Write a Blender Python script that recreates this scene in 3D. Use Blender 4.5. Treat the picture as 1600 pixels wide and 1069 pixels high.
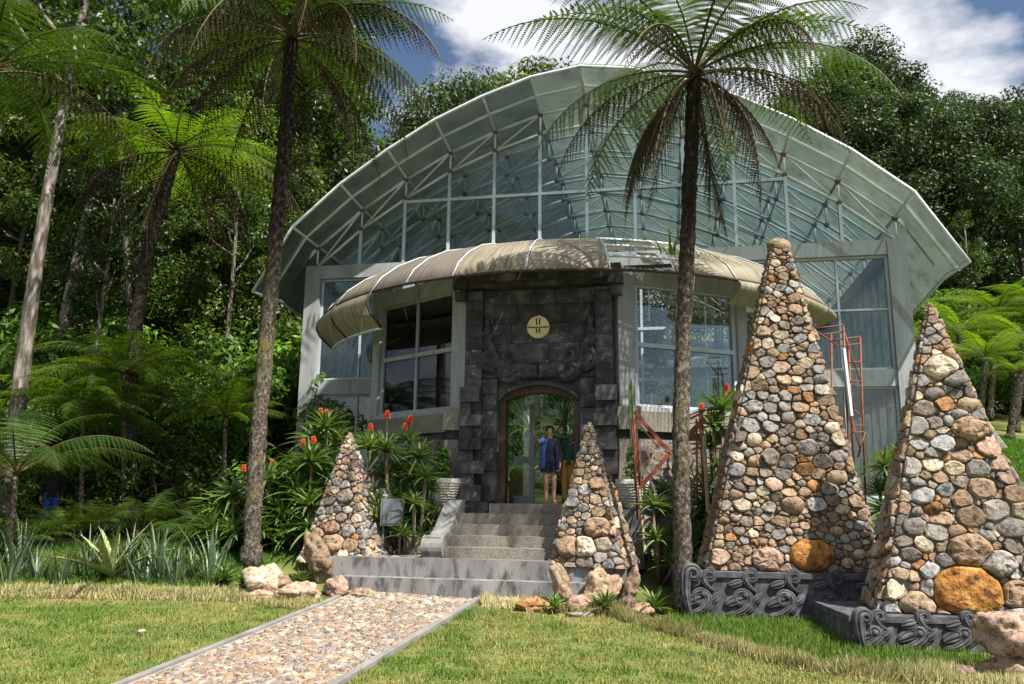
import bpy, math, random
import numpy as np
from mathutils import Vector, Matrix, noise
scene = bpy.context.scene
for o in list(bpy.data.objects):
    bpy.data.objects.remove(o, do_unlink=True)
col = scene.collection
random.seed(7)
RAD = math.radians

# ------------------------------------------------------------------ camera
FPX, PITCH, ROLL, EYE = 1250.0, RAD(11.1), RAD(0.6), Vector((0.0, 0.0, 1.65))
_fw = Vector((0, math.cos(PITCH), math.sin(PITCH)))
_u0 = Vector((0, -math.sin(PITCH), math.cos(PITCH)))
_rt = Vector((1, 0, 0)) * math.cos(ROLL) + _u0 * math.sin(ROLL)
_up = Vector((-1, 0, 0)) * math.sin(ROLL) + _u0 * math.cos(ROLL)
camd = bpy.data.cameras.new('camera'); cam = bpy.data.objects.new('camera', camd); col.objects.link(cam)
camd.sensor_width = 36.0; camd.lens = FPX * 36.0 / 1600.0; camd.clip_start = 0.1; camd.clip_end = 3000
M = Matrix((( _rt.x, _up.x, -_fw.x, EYE.x), (_rt.y, _up.y, -_fw.y, EYE.y), (_rt.z, _up.z, -_fw.z, EYE.z), (0, 0, 0, 1)))
cam.matrix_world = M
scene.camera = cam

# ------------------------------------------------------------------ sky, sun, exposure
SUN_AZ, SUN_EL = RAD(42), RAD(54)       # azimuth measured from behind the camera towards its right
sun_dir = Vector((math.sin(SUN_AZ) * math.cos(SUN_EL), -math.cos(SUN_AZ) * math.cos(SUN_EL), math.sin(SUN_EL)))
world = bpy.data.worlds.new('World'); scene.world = world; world.use_nodes = True
nt = world.node_tree; nt.nodes.clear()
wo = nt.nodes.new('ShaderNodeOutputWorld'); bg = nt.nodes.new('ShaderNodeBackground')
sky = nt.nodes.new('ShaderNodeTexSky'); sky.sky_type = 'NISHITA'; sky.sun_disc = False
sky.sun_elevation = SUN_EL; sky.sun_rotation = math.pi - SUN_AZ
sky.air_density = 1.0; sky.dust_density = 0.6; sky.ozone_density = 2.0
tc = nt.nodes.new('ShaderNodeTexCoord'); mp = nt.nodes.new('ShaderNodeMapping')
mp.inputs['Scale'].default_value = (1.5, 1.5, 3.2); mp.inputs['Location'].default_value = (0.35, 0.2, 0.75)
nz = nt.nodes.new('ShaderNodeTexNoise'); nz.inputs['Scale'].default_value = 1.5; nz.inputs['Detail'].default_value = 7; nz.inputs['Roughness'].default_value = 0.55
cr = nt.nodes.new('ShaderNodeValToRGB'); cr.color_ramp.elements[0].position = 0.45; cr.color_ramp.elements[1].position = 0.53
mx = nt.nodes.new('ShaderNodeMixRGB'); mx.inputs['Color2'].default_value = (8.3, 8.45, 8.9, 1)
L = nt.links.new
L(tc.outputs['Generated'], mp.inputs['Vector']); L(mp.outputs['Vector'], nz.inputs['Vector']); L(nz.outputs['Fac'], cr.inputs['Fac'])
L(cr.outputs['Color'], mx.inputs['Fac']); L(sky.outputs['Color'], mx.inputs['Color1']); L(mx.outputs['Color'], bg.inputs['Color'])
bg.inputs['Strength'].default_value = 0.055
L(bg.outputs['Background'], wo.inputs['Surface'])
sund = bpy.data.lights.new('sun', 'SUN'); sund.energy = 5.0; sund.angle = RAD(0.5); sund.color = (1.0, 0.95, 0.86)
sun = bpy.data.objects.new('sun', sund); col.objects.link(sun)
sun.rotation_euler = (-sun_dir).to_track_quat('-Z', 'Y').to_euler()
sun.location = sun_dir * 60
vs = scene.view_settings; vs.view_transform = 'Standard'; vs.look = 'None'; vs.exposure = 1.06; vs.gamma = 1.0; vs.use_curve_mapping = False
scene.render.engine = 'CYCLES'
cy = scene.cycles
cy.max_bounces = 8; cy.diffuse_bounces = 3; cy.glossy_bounces = 3; cy.transmission_bounces = 6; cy.transparent_max_bounces = 20
cy.use_denoising = True
cy.sample_clamp_indirect = 6.0
cy.caustics_reflective = False; cy.caustics_refractive = False

# ------------------------------------------------------------------ picking points of the place
def ray(x, y): return _fw + _rt * ((x - 800) / FPX) - _up * ((y - 534.5) / FPX)
def atY(x, y, Y):
    d = ray(x, y); return EYE + d * (Y / d.y)
def atZ(x, y, Z):
    d = ray(x, y); return EYE + d * ((Z - EYE.z) / d.z)
def lerp_tab(t, tab):
    if t <= tab[0][0]: return tab[0][1]
    for (a, va), (b, vb) in zip(tab, tab[1:]):
        if t <= b: return va + (vb - va) * (t - a) / (b - a)
    return tab[-1][1]
BASE = [(-20, -1.0), (2, -0.75), (7.5, -0.45), (14, -0.06), (14.8, 0.12), (16, 0.5), (20, 0.85), (26, 1.3), (35, 2.3), (50, 5), (80, 14), (130, 26), (420, 40)]
def sstep(a, b, x):
    t = min(1, max(0, (x - a) / (b - a))); return t * t * (3 - 2 * t)
RB = [(10, 0), (12.5, 0.35), (18, 1.5), (22, 2.3), (26, 2.9), (40, 4.5), (60, 5)]
def H(x, y):
    h = lerp_tab(y, BASE)
    return h + sstep(8.8, 13.0, x) * lerp_tab(y, RB)
def onG(px_, py_, lo=5.0, hi=120.0):
    """where the view line through a pixel of the photograph meets the ground"""
    d = ray(px_, py_); a = None
    t = lo
    while t < hi:
        p = EYE + d * (t / d.y)
        if p.z < H(p.x, p.y): return Vector((p.x, p.y, H(p.x, p.y)))
        t += 0.04
    p = EYE + d * (hi / d.y); return Vector((p.x, p.y, H(p.x, p.y)))

# ------------------------------------------------------------------ mesh helpers
class MB:
    def __init__(s): s.v = []; s.f = []
    def add(s, vs_, fs):
        b = len(s.v); s.v += [tuple(p) for p in vs_]; s.f += [tuple(i + b for i in f) for f in fs]; return s
    def box(s, c, size, rz=0.0):
        x, y, z = size[0] / 2, size[1] / 2, size[2] / 2; ca, sa = math.cos(rz), math.sin(rz); vv = []
        for dz in (-z, z):
            for dx, dy in ((-x, -y), (x, -y), (x, y), (-x, y)):
                vv.append((c[0] + dx * ca - dy * sa, c[1] + dx * sa + dy * ca, c[2] + dz))
        return s.add(vv, [(3, 2, 1, 0), (4, 5, 6, 7), (0, 1, 5, 4), (1, 2, 6, 5), (2, 3, 7, 6), (3, 0, 4, 7)])
    def span(s, x0, x1, y0, y1, z0, z1): return s.box(((x0 + x1) / 2, (y0 + y1) / 2, (z0 + z1) / 2), (x1 - x0, y1 - y0, z1 - z0))
    def bar(s, p, q, w, h):
        p, q = Vector(p), Vector(q); d = (q - p)
        if d.length < 1e-6: return s
        d.normalize(); up = Vector((0, 0, 1)) if abs(d.z) < 0.95 else Vector((0, 1, 0))
        r = d.cross(up).normalized(); u = r.cross(d); vv = []
        for e in (p, q):
            for a, b in ((-1, -1), (1, -1), (1, 1), (-1, 1)): vv.append(e + r * (a * w / 2) + u * (b * h / 2))
        return s.add(vv, [(0, 1, 2, 3), (7, 6, 5, 4), (0, 4, 5, 1), (1, 5, 6, 2), (2, 6, 7, 3), (3, 7, 4, 0)])
    def tube(s, pts, rad, n=6, cap=True, squash=1.0):
        pts = [Vector(p) for p in pts]; m = len(pts)
        if not hasattr(rad, '__len__'): rad = [rad] * m
        t0 = (pts[1] - pts[0]).normalized(); up = Vector((0, 0, 1)) if abs(t0.z) < 0.9 else Vector((0, 1, 0))
        r = t0.cross(up).normalized(); vv = []
        for i, p in enumerate(pts):
            t = (pts[min(i + 1, m - 1)] - pts[max(i - 1, 0)]).normalized()
            r = (r - t * r.dot(t)).normalized(); u = t.cross(r)
            for k in range(n):
                a = 2 * math.pi * k / n; vv.append(p + r * (math.cos(a) * rad[i]) + u * (math.sin(a) * rad[i] * squash))
        ff = []
        for i in range(m - 1):
            for k in range(n):
                k2 = (k + 1) % n; ff.append((i * n + k, i * n + k2, (i + 1) * n + k2, (i + 1) * n + k))
        if cap: ff += [tuple(range(n))[::-1], tuple((m - 1) * n + k for k in range(n))]
        return s.add(vv, ff)
    def lathe(s, prof, n=20, c=(0, 0, 0)):
        vv = []; m = len(prof)
        for r, z in prof:
            for k in range(n): a = 2 * math.pi * k / n; vv.append((c[0] + r * math.cos(a), c[1] + r * math.sin(a), c[2] + z))
        ff = [(i * n + k, i * n + (k + 1) % n, (i + 1) * n + (k + 1) % n, (i + 1) * n + k) for i in range(m - 1) for k in range(n)]
        ff += [tuple(range(n))[::-1], tuple((m - 1) * n + k for k in range(n))]
        return s.add(vv, ff)
    def blob(s, c, r, seg=10, ring=7, sc=(1, 1, 1), nz_=0.0, sd=0.0, fq=1.6):
        vv = [(c[0], c[1], c[2] - r * sc[2])]
        for i in range(1, ring):
            ph = -math.pi / 2 + math.pi * i / ring
            for k in range(seg):
                a = 2 * math.pi * k / seg; d = Vector((math.cos(ph) * math.cos(a), math.cos(ph) * math.sin(a), math.sin(ph)))
                q = r * (1 + (nz_ * noise.noise(d * fq + Vector((sd, sd * 1.7, -sd))) if nz_ else 0))
                vv.append((c[0] + d.x * q * sc[0], c[1] + d.y * q * sc[1], c[2] + d.z * q * sc[2]))
        vv.append((c[0], c[1], c[2] + r * sc[2])); ff = []
        for k in range(seg): ff.append((0, 1 + (k + 1) % seg, 1 + k))
        for i in range(ring - 2):
            for k in range(seg):
                a = 1 + i * seg; b = a + seg; ff.append((a + k, a + (k + 1) % seg, b + (k + 1) % seg, b + k))
        a = 1 + (ring - 2) * seg; e = len(vv) - 1
        for k in range(seg): ff.append((a + k, a + (k + 1) % seg, e))
        return s.add(vv, ff)
    def prism(s, poly, y0, y1):
        """outline in x,z pushed from y0 to y1"""
        n = len(poly); vv = [(x, y0, z) for x, z in poly] + [(x, y1, z) for x, z in poly]
        ff = [tuple(range(n)), tuple(range(n, 2 * n))[::-1]] + [(i, i + n, (i + 1) % n + n, (i + 1) % n) for i in range(n)]
        return s.add(vv, ff)
    def mesh(s, name, mat=None, smooth=False):
        me = bpy.data.meshes.new(name); me.from_pydata(s.v, [], s.f)
        if mat: me.materials.append(mat)
        if smooth: me.polygons.foreach_set('use_smooth', [True] * len(me.polygons))
        me.update(); return me
    def build(s, name, mat, parent=None, smooth=False): return put(name, s.mesh(name, mat, smooth), parent)
def put(name, me, parent=None, loc=None, rot=None):
    o = bpy.data.objects.new(name, me); col.objects.link(o)
    if loc is not None: o.location = loc
    if rot is not None: o.rotation_euler = rot
    if parent is not None: o.parent = parent
    return o
def empty(name, loc, rz=0.0): return put(name, None, None, loc, (0, 0, rz))
def tag(o, label=None, cat=None, group=None, kind=None):
    if label: o['label'] = label
    if cat: o['category'] = cat
    if group: o['group'] = group
    if kind: o['kind'] = kind
    return o
def copy_tree(o, parent=None):
    c = o.copy(); col.objects.link(c); c.parent = parent
    for ch in list(o.children): copy_tree(ch, c)
    return c
def np_mesh(name, V, F4, mat, smooth=False, colors=None):
    """big meshes: V (n,3), F (m,k) with k 3 or 4"""
    me = bpy.data.meshes.new(name); V = np.asarray(V, np.float32); F4 = np.asarray(F4, np.int32); m, k = F4.shape
    me.vertices.add(len(V)); me.vertices.foreach_set('co', V.ravel())
    me.loops.add(m * k); me.loops.foreach_set('vertex_index', F4.ravel())
    me.polygons.add(m); me.polygons.foreach_set('loop_start', np.arange(0, m * k, k, dtype=np.int32))
    me.polygons.foreach_set('loop_total', np.full(m, k, np.int32))
    if smooth: me.polygons.foreach_set('use_smooth', np.ones(m, bool))
    me.update(calc_edges=True); me.materials.append(mat)
    if colors is not None:
        at = me.color_attributes.new('tint', 'FLOAT_COLOR', 'POINT'); at.data.foreach_set('color', np.asarray(colors, np.float32).ravel())
    return me

# ------------------------------------------------------------------ materials
def _mat(name):
    m = bpy.data.materials.new(name); m.use_nodes = True; n = m.node_tree; n.nodes.clear()
    out = n.nodes.new('ShaderNodeOutputMaterial'); return m, n, out
def ramp(n, fac, stops):
    r = n.nodes.new('ShaderNodeValToRGB'); e = r.color_ramp.elements
    while len(e) < len(stops): e.new(0.5)
    for i, (p, c) in enumerate(stops): e[i].position = p; e[i].color = (c[0], c[1], c[2], 1)
    n.links.new(fac, r.inputs['Fac']); return r.outputs['Color']
def mixc(n, fac, a, b, mode='MIX'):
    x = n.nodes.new('ShaderNodeMixRGB'); x.blend_type = mode
    for k, val in (('Fac', fac), ('Color1', a), ('Color2', b)):
        if hasattr(val, 'links') or hasattr(val, 'is_linked'): n.links.new(val, x.inputs[k])
        elif isinstance(val, (int, float)): x.inputs[k].default_value = val
        else: x.inputs[k].default_value = (val[0], val[1], val[2], 1)
    return x.outputs['Color']
def coords(n, kind='Object', scale=(1, 1, 1), rnd=True):
    t = n.nodes.new('ShaderNodeTexCoord'); m = n.nodes.new('ShaderNodeMapping'); m.inputs['Scale'].default_value = scale
    if kind == 'World':
        g = n.nodes.new('ShaderNodeNewGeometry'); n.links.new(g.outputs['Position'], m.inputs['Vector'])
    else: n.links.new(t.outputs[kind], m.inputs['Vector'])
    if rnd:
        oi = n.nodes.new('ShaderNodeObjectInfo'); mu = n.nodes.new('ShaderNodeMath'); mu.operation = 'MULTIPLY'; mu.inputs[1].default_value = 37.0
        n.links.new(oi.outputs['Random'], mu.inputs[0]); n.links.new(mu.outputs[0], m.inputs['Location'])
    return m.outputs['Vector']
def noisef(n, vec, scale, detail=4, rough=0.55):
    t = n.nodes.new('ShaderNodeTexNoise'); t.inputs['Scale'].default_value = scale; t.inputs['Detail'].default_value = detail; t.inputs['Roughness'].default_value = rough
    n.links.new(vec, t.inputs['Vector']); return t.outputs['Fac']
def bumpn(n, h, strength, dist=0.02):
    b = n.nodes.new('ShaderNodeBump'); b.inputs['Strength'].default_value = strength; b.inputs['Distance'].default_value = dist
    n.links.new(h, b.inputs['Height']); return b.outputs['Normal']
def pmat(name, stops, scale=4.0, rough=0.8, bump=0.3, bscale=None, bdist=0.02, kind='Object', stretch=(1, 1, 1), rnd=True, vary=0.0, spec=0.3, metal=0.0, spots=None, detail=5):
    """surface whose colour runs through a ramp of noise; vary changes the brightness from object to object; spots=(scale, lo, hi, colour)"""
    m, n, out = _mat(name); vec = coords(n, kind, stretch, rnd); f = noisef(n, vec, scale, detail)
    k = len(stops)
    if not isinstance(stops[0][0], (int, float)) or len(stops[0]) == 3: stops = [(0.3 + 0.4 * i / max(1, k - 1), c) for i, c in enumerate(stops)]
    c = ramp(n, f, stops)
    if spots:
        f2 = noisef(n, vec, spots[0], 4, 0.6); fac = ramp(n, f2, [(spots[1], (0, 0, 0)), (spots[2], (1, 1, 1))]); c = mixc(n, fac, c, spots[3])
    if vary:
        oi = n.nodes.new('ShaderNodeObjectInfo'); mr = n.nodes.new('ShaderNodeMapRange'); mr.inputs['To Min'].default_value = 1 - vary; mr.inputs['To Max'].default_value = 1 + vary
        n.links.new(oi.outputs['Random'], mr.inputs['Value']); cc = n.nodes.new('ShaderNodeCombineColor')
        for q in range(3): n.links.new(mr.outputs[0], cc.inputs[q])
        c = mixc(n, 1.0, c, cc.outputs[0], 'MULTIPLY')
    p = n.nodes.new('ShaderNodeBsdfPrincipled'); n.links.new(c, p.inputs['Base Color']); p.inputs['Roughness'].default_value = rough
    p.inputs['Specular IOR Level'].default_value = spec; p.inputs['Metallic'].default_value = metal
    if bump:
        n.links.new(bumpn(n, noisef(n, vec, bscale or scale * 4, 6, 0.6), bump, bdist), p.inputs['Normal'])
    n.links.new(p.outputs[0], out.inputs['Surface']); return m
def leafmat(name, stops, trans=0.35, rough=0.45, vary=0.25, tcol=None, spec=0.4):
    """foliage: every leaf has its own tone, every plant its own brightness, light passes through"""
    m, n, out = _mat(name); g = n.nodes.new('ShaderNodeNewGeometry')
    k = len(stops); c = ramp(n, g.outputs['Random Per Island'], [(i / max(1, k - 1), s) for i, s in enumerate(stops)])
    oi = n.nodes.new('ShaderNodeObjectInfo'); mr = n.nodes.new('ShaderNodeMapRange'); mr.inputs['To Min'].default_value = 1 - vary; mr.inputs['To Max'].default_value = 1 + vary
    n.links.new(oi.outputs['Random'], mr.inputs['Value']); cc = n.nodes.new('ShaderNodeCombineColor')
    for q in range(3): n.links.new(mr.outputs[0], cc.inputs[q])
    c = mixc(n, 1.0, c, cc.outputs[0], 'MULTIPLY')
    p = n.nodes.new('ShaderNodeBsdfPrincipled'); n.links.new(c, p.inputs['Base Color']); p.inputs['Roughness'].default_value = rough; p.inputs['Specular IOR Level'].default_value = spec
    t = n.nodes.new('ShaderNodeBsdfTranslucent'); n.links.new(mixc(n, 1.0, c, tcol or (1.5, 1.35, 0.6), 'MULTIPLY'), t.inputs['Color'])
    ms = n.nodes.new('ShaderNodeMixShader'); ms.inputs['Fac'].default_value = trans
    n.links.new(p.outputs[0], ms.inputs[1]); n.links.new(t.outputs[0], ms.inputs[2]); n.links.new(ms.outputs[0], out.inputs['Surface']); return m
def tintmat(name, rough=0.7, trans=0.3):
    m, n, out = _mat(name); a = n.nodes.new('ShaderNodeVertexColor'); a.layer_name = 'tint'
    p = n.nodes.new('ShaderNodeBsdfPrincipled'); n.links.new(a.outputs['Color'], p.inputs['Base Color']); p.inputs['Roughness'].default_value = rough; p.inputs['Specular IOR Level'].default_value = 0.25
    t = n.nodes.new('ShaderNodeBsdfTranslucent'); n.links.new(a.outputs['Color'], t.inputs['Color'])
    ms = n.nodes.new('ShaderNodeMixShader'); ms.inputs['Fac'].default_value = trans
    n.links.new(p.outputs[0], ms.inputs[1]); n.links.new(t.outputs[0], ms.inputs[2]); n.links.new(ms.outputs[0], out.inputs['Surface']); return m
def glassmat(name, tint=(0.9, 0.95, 0.95), refl=1.0, dirt=0.1, ior=1.52):
    m, n, out = _mat(name); tr = n.nodes.new('ShaderNodeBsdfTransparent'); tr.inputs['Color'].default_value = (*tint, 1)
    gl = n.nodes.new('ShaderNodeBsdfGlossy'); gl.inputs['Roughness'].default_value = 0.015; gl.inputs['Color'].default_value = (refl, refl, refl, 1)
    df = n.nodes.new('ShaderNodeBsdfDiffuse'); df.inputs['Color'].default_value = (0.45, 0.5, 0.48, 1)
    fr = n.nodes.new('ShaderNodeFresnel'); fr.inputs['IOR'].default_value = ior
    vec = coords(n, 'World', (1, 1, 0.35), False); nf = noisef(n, vec, 1.3, 6)
    fac = ramp(n, nf, [(0.35, (dirt * 0.3,) * 3), (0.75, (dirt * 1.6,) * 3)])
    w = n.nodes.new('ShaderNodeMixShader'); n.links.new(fac, w.inputs['Fac']); n.links.new(tr.outputs[0], w.inputs[1]); n.links.new(df.outputs[0], w.inputs[2])
    s2 = n.nodes.new('ShaderNodeMixShader'); n.links.new(fr.outputs[0], s2.inputs['Fac']); n.links.new(w.outputs[0], s2.inputs[1]); n.links.new(gl.outputs[0], s2.inputs[2])
    n.links.new(s2.outputs[0], out.inputs['Surface']); return m
def roofmat(name, stops=None, clear=0.52):
    m, n, out = _mat(name); vec = coords(n, 'World', (1, 1, 1), False)
    c = ramp(n, noisef(n, vec, 0.55, 6), stops or [(0.3, (0.20, 0.26, 0.20)), (0.5, (0.31, 0.36, 0.31)), (0.7, (0.40, 0.42, 0.30))])
    st = ramp(n, noisef(n, vec, 2.1, 8, 0.7), [(0.48, (0, 0, 0)), (0.68, (0.8, 0.8, 0.8))]); c = mixc(n, st, c, (0.12, 0.12, 0.075))
    tl = n.nodes.new('ShaderNodeBsdfTranslucent'); df = n.nodes.new('ShaderNodeBsdfDiffuse'); tr = n.nodes.new('ShaderNodeBsdfTransparent'); tr.inputs['Color'].default_value = (0.80, 0.92, 0.90, 1)
    n.links.new(c, tl.inputs['Color']); n.links.new(mixc(n, 1.0, c, (0.75, 0.75, 0.75), 'MULTIPLY'), df.inputs['Color'])
    a = n.nodes.new('ShaderNodeMixShader'); a.inputs['Fac'].default_value = 0.62; n.links.new(df.outputs[0], a.inputs[1]); n.links.new(tl.outputs[0], a.inputs[2])
    b = n.nodes.new('ShaderNodeMixShader'); b.inputs['Fac'].default_value = clear; n.links.new(a.outputs[0], b.inputs[1]); n.links.new(tr.outputs[0], b.inputs[2])
    gl = n.nodes.new('ShaderNodeBsdfGlossy'); gl.inputs['Roughness'].default_value = 0.25; fr = n.nodes.new('ShaderNodeFresnel'); fr.inputs['IOR'].default_value = 1.35
    s = n.nodes.new('ShaderNodeMixShader'); n.links.new(fr.outputs[0], s.inputs['Fac']); n.links.new(b.outputs[0], s.inputs[1]); n.links.new(gl.outputs[0], s.inputs[2])
    n.links.new(s.outputs[0], out.inputs['Surface']); return m

MT = {}
MT['concrete'] = pmat('grey_concrete', [(0.25, (0.20, 0.21, 0.22)), (0.55, (0.30, 0.315, 0.325)), (0.8, (0.36, 0.37, 0.38))], 1.1, 0.85, 0.15, 14, kind='World', rnd=False, stretch=(2.2, 2.2, 0.4), spots=(3.4, 0.55, 0.74, (0.15, 0.15, 0.145)))
MT['step_concrete'] = pmat('weathered_concrete', [(0.25, (0.11, 0.11, 0.11)), (0.5, (0.20, 0.198, 0.195)), (0.75, (0.28, 0.27, 0.26))], 1.6, 0.9, 0.3, 22, kind='World', rnd=False, stretch=(1.4, 1.4, 0.55), spots=(4.2, 0.50, 0.66, (0.07, 0.068, 0.066)))
MT['granite'] = pmat('speckled_granite', [(0.3, (0.09, 0.08, 0.068)), (0.5, (0.20, 0.18, 0.15)), (0.7, (0.32, 0.29, 0.24))], 48, 0.8, 0.25, 60, kind='World', rnd=False, bdist=0.006, spots=(1.7, 0.5, 0.7, (0.14, 0.12, 0.10)))
MT['steel'] = pmat('galvanised_steel', [(0.3, (0.46, 0.49, 0.53)), (0.7, (0.66, 0.69, 0.72))], 3, 0.5, 0.0, kind='World', rnd=False, metal=0.1)
MT['frame_blue'] = pmat('blue_grey_frame', [(0.3, (0.34, 0.39, 0.46)), (0.7, (0.46, 0.51, 0.58))], 3, 0.5, 0.0, kind='World', rnd=False)
MT['brown_edge'] = pmat('dark_brown_edge', [(0.3, (0.035, 0.022, 0.016)), (0.7, (0.08, 0.05, 0.036))], 8, 0.8, 0.2)
MT['rust'] = pmat('rusty_joint', [(0.3, (0.12, 0.06, 0.035)), (0.7, (0.20, 0.11, 0.075))], 12, 0.9, 0.2)
MT['glass'] = glassmat('clear_glass', (0.95, 0.985, 0.985), 1.0, 0.015)
MT['gable_glass'] = glassmat('gable_glass', (0.93, 0.98, 0.99), 1.0, 0.012, 1.4)
MT['roof_glass'] = roofmat('weathered_roof_glass')
MT['frosted'] = roofmat('whitewashed_glass', [(0.3, (0.55, 0.62, 0.55)), (0.5, (0.70, 0.76, 0.72)), (0.7, (0.78, 0.80, 0.70))], 0.22)
MT['lava'] = pmat('black_lava_stone', [(0.28, (0.016, 0.015, 0.017)), (0.5, (0.042, 0.039, 0.043)), (0.72, (0.105, 0.10, 0.105))], 3.2, 0.75, 0.6, 26, bdist=0.015, vary=0.35, spots=(7, 0.63, 0.71, (0.22, 0.205, 0.215)))
MT['carved'] = pmat('carved_grey_stone', [(0.3, (0.034, 0.034, 0.040)), (0.55, (0.078, 0.078, 0.088)), (0.75, (0.165, 0.165, 0.178))], 7, 0.85, 0.35, 40, bdist=0.008)
MT['gold'] = pmat('pale_gold_metal', [(0.3, (0.50, 0.38, 0.16)), (0.7, (0.66, 0.54, 0.28))], 5, 0.5, 0.1, metal=0.1)
MT['black'] = pmat('black_paint', [(0.3, (0.012, 0.012, 0.012)), (0.7, (0.02, 0.02, 0.02))], 5, 0.6, 0.0)
MT['wood'] = pmat('brown_door_wood', [(0.3, (0.03, 0.015, 0.010)), (0.7, (0.09, 0.048, 0.03))], 5, 0.55, 0.3, stretch=(6, 6, 0.6))
MT['timber'] = pmat('pale_timber', [(0.3, (0.26, 0.18, 0.11)), (0.7, (0.42, 0.31, 0.2))], 5, 0.75, 0.3, stretch=(6, 6, 0.6))
MT['orange'] = pmat('orange_scaffold_paint', [(0.3, (0.13, 0.035, 0.02)), (0.7, (0.26, 0.075, 0.04))], 9, 0.6, 0.15, spots=(14, 0.6, 0.7, (0.16, 0.06, 0.03)))
MT['mortar'] = pmat('dark_mortar', [(0.3, (0.14, 0.118, 0.098)), (0.7, (0.26, 0.225, 0.19))], 9, 0.95, 0.6, 30)
def canopymat(dark=False):
    m, n, out = _mat('stained_beige_canopy' if not dark else 'purple_brown_canopy'); t = n.nodes.new('ShaderNodeTexCoord'); uvn = n.nodes.new('ShaderNodeUVMap')
    mp_ = n.nodes.new('ShaderNodeMapping'); mp_.inputs['Scale'].default_value = (11, 0.9, 1); n.links.new(t.outputs['UV'], mp_.inputs['Vector'])
    vec = mp_.outputs['Vector']
    c = ramp(n, noisef(n, vec, 1.6, 5), [(0.3, (0.20, 0.17, 0.115)), (0.55, (0.31, 0.27, 0.19)), (0.75, (0.40, 0.36, 0.265))])
    st = ramp(n, noisef(n, vec, 2.4, 6, 0.65), [(0.47, (0, 0, 0)), (0.60, (1, 1, 1))])
    big = ramp(n, noisef(n, coords(n, 'World', (1, 1, 1), False), 0.65, 3), [(0.44, (0, 0, 0)), (0.58, (1, 1, 1))])
    c = mixc(n, mixc(n, 1.0, st, big, 'MULTIPLY'), c, (0.10, 0.075, 0.07))
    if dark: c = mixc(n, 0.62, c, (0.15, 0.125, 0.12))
    p = n.nodes.new('ShaderNodeBsdfPrincipled'); n.links.new(c, p.inputs['Base Color']); p.inputs['Roughness'].default_value = 0.6
    tl = n.nodes.new('ShaderNodeBsdfTranslucent'); n.links.new(c, tl.inputs['Color']); ms = n.nodes.new('ShaderNodeMixShader'); ms.inputs['Fac'].default_value = 0.22
    n.links.new(p.outputs[0], ms.inputs[1]); n.links.new(tl.outputs[0], ms.inputs[2]); n.links.new(ms.outputs[0], out.inputs['Surface']); return m
MT['canopy'] = canopymat(); MT['canopy_dark'] = canopymat(True)
STONES = {
 'tan': [(0.20, 0.138, 0.088), (0.40, 0.295, 0.20)], 'cream': [(0.34, 0.27, 0.19), (0.54, 0.455, 0.35)], 'pink': [(0.23, 0.15, 0.11), (0.42, 0.30, 0.23)],
 'grey': [(0.17, 0.15, 0.135), (0.33, 0.30, 0.27)], 'dark': [(0.13, 0.105, 0.09), (0.24, 0.195, 0.165)], 'rust': [(0.20, 0.09, 0.04), (0.40, 0.22, 0.10)],
 'blue': [(0.19, 0.185, 0.18), (0.37, 0.36, 0.35)], 'brown': [(0.20, 0.13, 0.085), (0.34, 0.24, 0.165)]}
SM = {k: pmat('stone_' + k, [(0.28, a), (0.72, b)], 9, 0.9, 0.9, 22, bdist=0.03, spec=0.15, vary=0.28, spots=(13, 0.52, 0.66, tuple(x * 0.45 for x in a))) for k, (a, b) in STONES.items()}
SM['ochre'] = pmat('stone_ochre', [(0.3, (0.13, 0.05, 0.018)), (0.48, (0.36, 0.16, 0.045)), (0.62, (0.46, 0.25, 0.085)), (0.78, (0.50, 0.36, 0.2))], 8, 0.95, 1.0, 16, bdist=0.06, spec=0.1, spots=(5, 0.55, 0.66, (0.10, 0.05, 0.03)))
PICK = ['tan'] * 6 + ['cream'] * 4 + ['pink'] * 3 + ['grey'] * 6 + ['dark'] * 5 + ['rust'] * 1 + ['blue'] * 3 + ['brown'] * 6
MT['leaf_dark'] = leafmat('forest_leaf_dark', [(0.010, 0.024, 0.007), (0.022, 0.052, 0.010), (0.042, 0.084, 0.014), (0.085, 0.135, 0.022)], 0.38, 0.42, 0.4)
MT['leaf_mid'] = leafmat('forest_leaf_mid', [(0.020, 0.050, 0.010), (0.042, 0.088, 0.013), (0.075, 0.13, 0.018), (0.13, 0.18, 0.028)], 0.42, 0.42, 0.3)
MT['leaf_far'] = leafmat('hill_leaf', [(0.012, 0.032, 0.008), (0.022, 0.052, 0.011), (0.036, 0.074, 0.014), (0.06, 0.095, 0.022)], 0.3, 0.5, 0.25)
MT['leaf_shrub'] = leafmat('shrub_leaf', [(0.04, 0.11, 0.014), (0.08, 0.18, 0.02), (0.14, 0.24, 0.03)], 0.35, 0.45, 0.25)
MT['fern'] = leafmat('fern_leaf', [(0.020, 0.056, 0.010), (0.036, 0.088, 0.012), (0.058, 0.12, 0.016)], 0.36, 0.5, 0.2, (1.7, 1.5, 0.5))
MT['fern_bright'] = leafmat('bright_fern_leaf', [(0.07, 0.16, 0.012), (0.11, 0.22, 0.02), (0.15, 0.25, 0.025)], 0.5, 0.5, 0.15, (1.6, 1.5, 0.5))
MT['fern_dead'] = leafmat('dead_fern_leaf', [(0.010, 0.006, 0.004), (0.022, 0.012, 0.008), (0.04, 0.02, 0.012)], 0.15, 0.8, 0.3, (1, 0.9, 0.8), 0.1)
MT['rachis'] = pmat('fern_stalk', [(0.05, 0.035, 0.012), (0.10, 0.085, 0.02)], 3, 0.6, 0.0)
MT['aloe'] = leafmat('aloe_leaf', [(0.06, 0.12, 0.03), (0.10, 0.18, 0.045), (0.15, 0.24, 0.065)], 0.22, 0.4, 0.2)
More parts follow.
